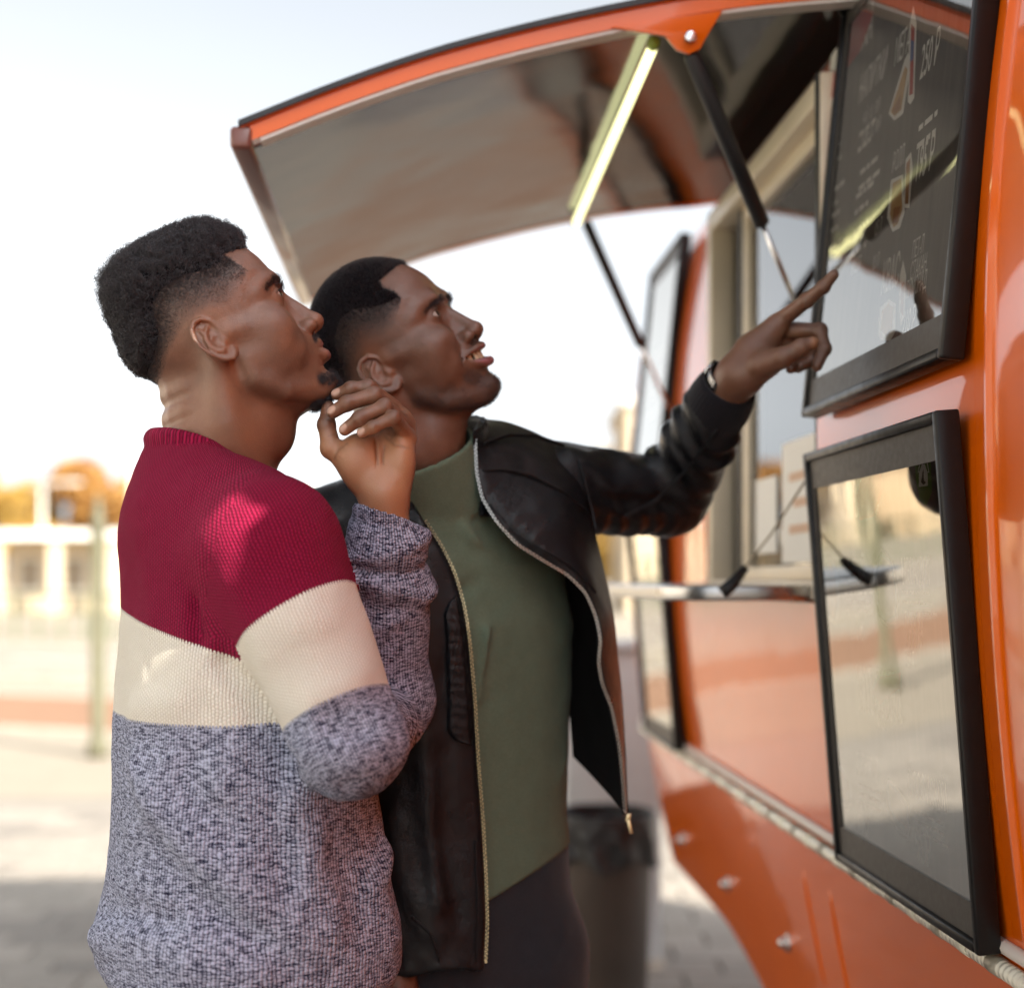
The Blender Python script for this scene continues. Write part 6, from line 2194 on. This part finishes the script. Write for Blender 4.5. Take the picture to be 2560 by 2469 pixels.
man2 = build_man2()
link('shirt', shirt2(), GREENJ, man2)['label'] = 'plain dark green mock-neck jersey top'
jp = jacket2()
Vj, Qj = quad_join(jp)
jacket = link('jacket', np_mesh('jacket', Vj, Qj), LEATHER, man2)
jacket['label'] = 'black leather jacket worn open'
# lining seen inside the open front
nu = 60
li = resample([(1395, 1400, 2.02), (1392, 1500, 2.03), (1405, 1600, 2.035), (1415, 1700, 2.035), (1425, 1800, 2.035), (1432, 1890, 2.03)], nu)
lo_ = resample([(1470, 1330, 1.99), (1500, 1400, 1.975), (1532, 1560, 1.965), (1550, 1720, 1.96), (1560, 1880, 1.955), (1566, 2036, 1.94)], nu)
Vl, Ql = sheet([P(*q) for q in li], [P(*q) for q in lo_], nu, 16, -.02, .003, lambda G: G + np.stack([0 * G[..., 0], .003 * vnoise(G.reshape(-1, 3), 30, 8).reshape(G.shape[:2]), 0 * G[..., 0]], -1))
link('lining', np_mesh('lining', Vl, Ql), LINING, jacket)
# ribbed cuffs
def tube_cuff(a, b, ra, rb, name):
    a, b = np.asarray(a, float), np.asarray(b, float)
    ax = (b - a) / np.linalg.norm(b - a); s = np.cross(ax, [0, 1, .1]); s /= np.linalg.norm(s); w = np.cross(ax, s)
    n, mrow = 120, 9
    G = []
    for i in range(n):
        an = 2 * math.pi * i / n
        row = []
        for j in range(mrow):
            t = j / (mrow - 1)
            r = ra + (rb - ra) * t + .0035 * math.sin(math.pi * t) + .0006 * math.cos(an * 40)
            row.append(a + (b - a) * t + r * (math.cos(an) * s + math.sin(an) * w))
        for j in range(4):
            t = 1 - j * .12
            r = rb - .004
            row.append(a + (b - a) * t + r * (math.cos(an) * s + math.sin(an) * w))
        G.append(row)
    mb = MB(); mb.grid(np.array(G), closed_u=True)
    return mb.build(name, RIBBED, jacket, True)
tube_cuff(SL_E * .27 + SL_W * .73, SL_W, .0435, .0385, 'cuff')
tube_cuff((-.178, 1.830, 1.005), (-.1505, 1.815, .925), .046, .036, 'cuff')
# zips
zl = resample(ZIPL, 80)
def front_depth(px, py):
    best = 1.80
    for d in np.arange(1.74, 1.95, .002):
        q = P(px, py, d)[None]
        L, _, _ = loft2(q, .028, .030)
        if L[0] < .002: return d - .004
    return best
zd = np.array([front_depth(px + 1, py) for px, py in zl])
for _ in range(6): zd[1:-1] = .25 * zd[:-2] + .5 * zd[1:-1] + .25 * zd[2:]
zcl = np.array([P(px + 3, py, d) for (px, py), d in zip(zl, zd)])
zip_line('zipper', zcl[4:], BRASS, jacket)
zrr = resample(ZIPR, 120)
zcr = np.array([P(px, py, d - .004) for px, py, d in zrr])
zip_line('zipper', zcr, STEELZ, jacket)
pull = MB(); a = zcr[-1]; pull.obox(a + np.array([.004, 0, -.004]), (.0032, 0, 0), (0, .002, 0), (.001, 0, .005)); pull.obox(a + np.array([.006, -.001, -.016]), (.0026, 0, .0004), (0, .0012, 0), (.002, 0, -.009))
pull.build('zip_pull', BRASS, jacket, False, .0006)
# quilted pocket strip along the zip
qs = MB(); G = []
for i, py in enumerate(np.linspace(1490, 1862, 60)):
    t = i / 59
    xr = np.interp(py, [q[1] for q in ZIPL], [q[0] for q in ZIPL]) - 9
    w = np.interp(t, [0, .04, .12, .9, .97, 1], [4, 26, 44, 62, 44, 6])
    row = []
    for j, v in enumerate(np.linspace(0, 1, 14)):
        x = xr - w * v
        d = front_depth(x, py) + .002
        edge = min(v, 1 - v) * 6
        d -= .0050 * min(1, edge) +   .0009 * math.sin(i * 1.5 + v * 2 + math.sin(i * .7)) * min(1, edge * .6)
        row.append(P(x, py, d))
    G.append(row)
qs.grid(np.array(G)); qs.build('quilted_strip', LEATHER, jacket, True)
# watch between cuff and hand
fa = (SL_W - SL_E) / np.linalg.norm(SL_W - SL_E)
wc = SL_W + fa * .006
s = np.cross(fa, [0, 1, .1]); s /= np.linalg.norm(s); w_ = np.cross(fa, s)
wm = MB()
for i in range(40):
    an = 2 * math.pi * i / 40
    rd = math.cos(an) * s + math.sin(an) * w_
    wm.obox(wc + rd * .0315, np.cross(fa, rd) * .0022, rd * .0016, fa * .0075)
watch = wm.build('watch', plain('watch_steel', (.30, .30, .31), .25, 1.0), man2)
top = MB(); rd = -w_ * .3 + s * .95 * (-1 if s[2] < 0 else 1); rd /= np.linalg.norm(rd)
top.obox(wc + rd * .033, np.cross(fa, rd) * .011, rd * .0035, fa * .010)
top.build('watch_case', plain('watch_glass', (.35, .37, .4), .06, 1.0), watch, False, .003)
def trousers2():
    def f(p):
        L, fx, sx = loft2(p, -.004, -.003)
        d = smax(L, p[:, 2] - 1.075, .01)
        d = smax(d, .86 - p[:, 2], .05)
        d = smin(d, chain(p, [(-.145, 1.935, .90), (-.15, 1.93, .5), (-.15, 1.93, .10)], [.098, .085, .078]), .03)
        d = smin(d, chain(p, [(.005, 1.995, .90), (.01, 2.02, .5), (.02, 2.03, .10)], [.102, .085, .078]), .03)
        d = ridges(p, d, (([(1343, 2225, 1.85), (1338, 2320, 1.85), (1328, 2415, 1.85)], -.006, .0035), ([(1365, 2240, 1.86), (1360, 2340, 1.86), (1345, 2440, 1.86)], .0035, .010),
                          ([(1470, 2250, 1.95), (1420, 2360, 1.90), (1380, 2450, 1.88)], .004, .012), ([(1250, 2300, 1.84), (1240, 2400, 1.84)], .003, .012)))
        return d - .0016 * vnoise(p, 16, 3) - .0009 * vnoise(p, 40, 5)
    V, Q = polygonize(f, (-.30, 1.76, .03), (.16, 2.18, 1.10), .0055, 2.5)
    return link('trousers', np_mesh('trousers', V, Q), TROUSER, man2)
trousers2()
shoe(man2, (-.15, 1.93, 0), rad(-50)); shoe(man2, (.02, 2.03, 0), rad(-35))
# seams of the leather jacket, laid on the flap and the sleeve
def seam_on(parts_V, pts, r, parent):
    c = []
    for px, py in pts:
        d0 = P(px, py, 1.0) - np.array([0, 0, CAM_H])
        hx, hy = 1280 + FPX * parts_V[:, 0] / parts_V[:, 1], 1450 - FPX * (parts_V[:, 2] - CAM_H) / parts_V[:, 1]
        k = np.argsort(np.hypot(hx - px, hy - py))[:40]
        dep = np.min(parts_V[k, 1])
        c.append((px, py, dep))
    c = resample(c, 40)
    for _ in range(3): c[1:-1, 2] = .25 * c[:-2, 2] + .5 * c[1:-1, 2] + .25 * c[2:, 2]
    for off_ in (0.0, 5.0):
        MB().tube([P(x, y + off_, d - .0004) for x, y, d in c], r if off_ == 0 else r * .45, 6).build('seam', LEATHER, parent, True)
seam_on(Vj, [(1206, 1176), (1260, 1172), (1330, 1186), (1400, 1222), (1466, 1276)], .0022, jacket)
seam_on(Vj, [(1210, 1108), (1270, 1086), (1340, 1088), (1410, 1112)], .0020, jacket)
seam_on(Vj, [(1448, 1150), (1462, 1200), (1480, 1270), (1490, 1325)], .0022, jacket)
seam_on(Vj, [(1225, 1260), (1285, 1330), (1360, 1375), (1440, 1420), (1490, 1480)], .0014, jacket)
seam_on(Vj, [(1188, 2100), (1194, 2250), (1192, 2400)], .0012, jacket)
seam_on(Vj, [(1560, 1290), (1640, 1250), (1720, 1170), (1790, 1075)], .0016, jacket)
seam_on(Vj, [(1030, 2290), (1075, 2330), (1098, 2400)], .0016, jacket)
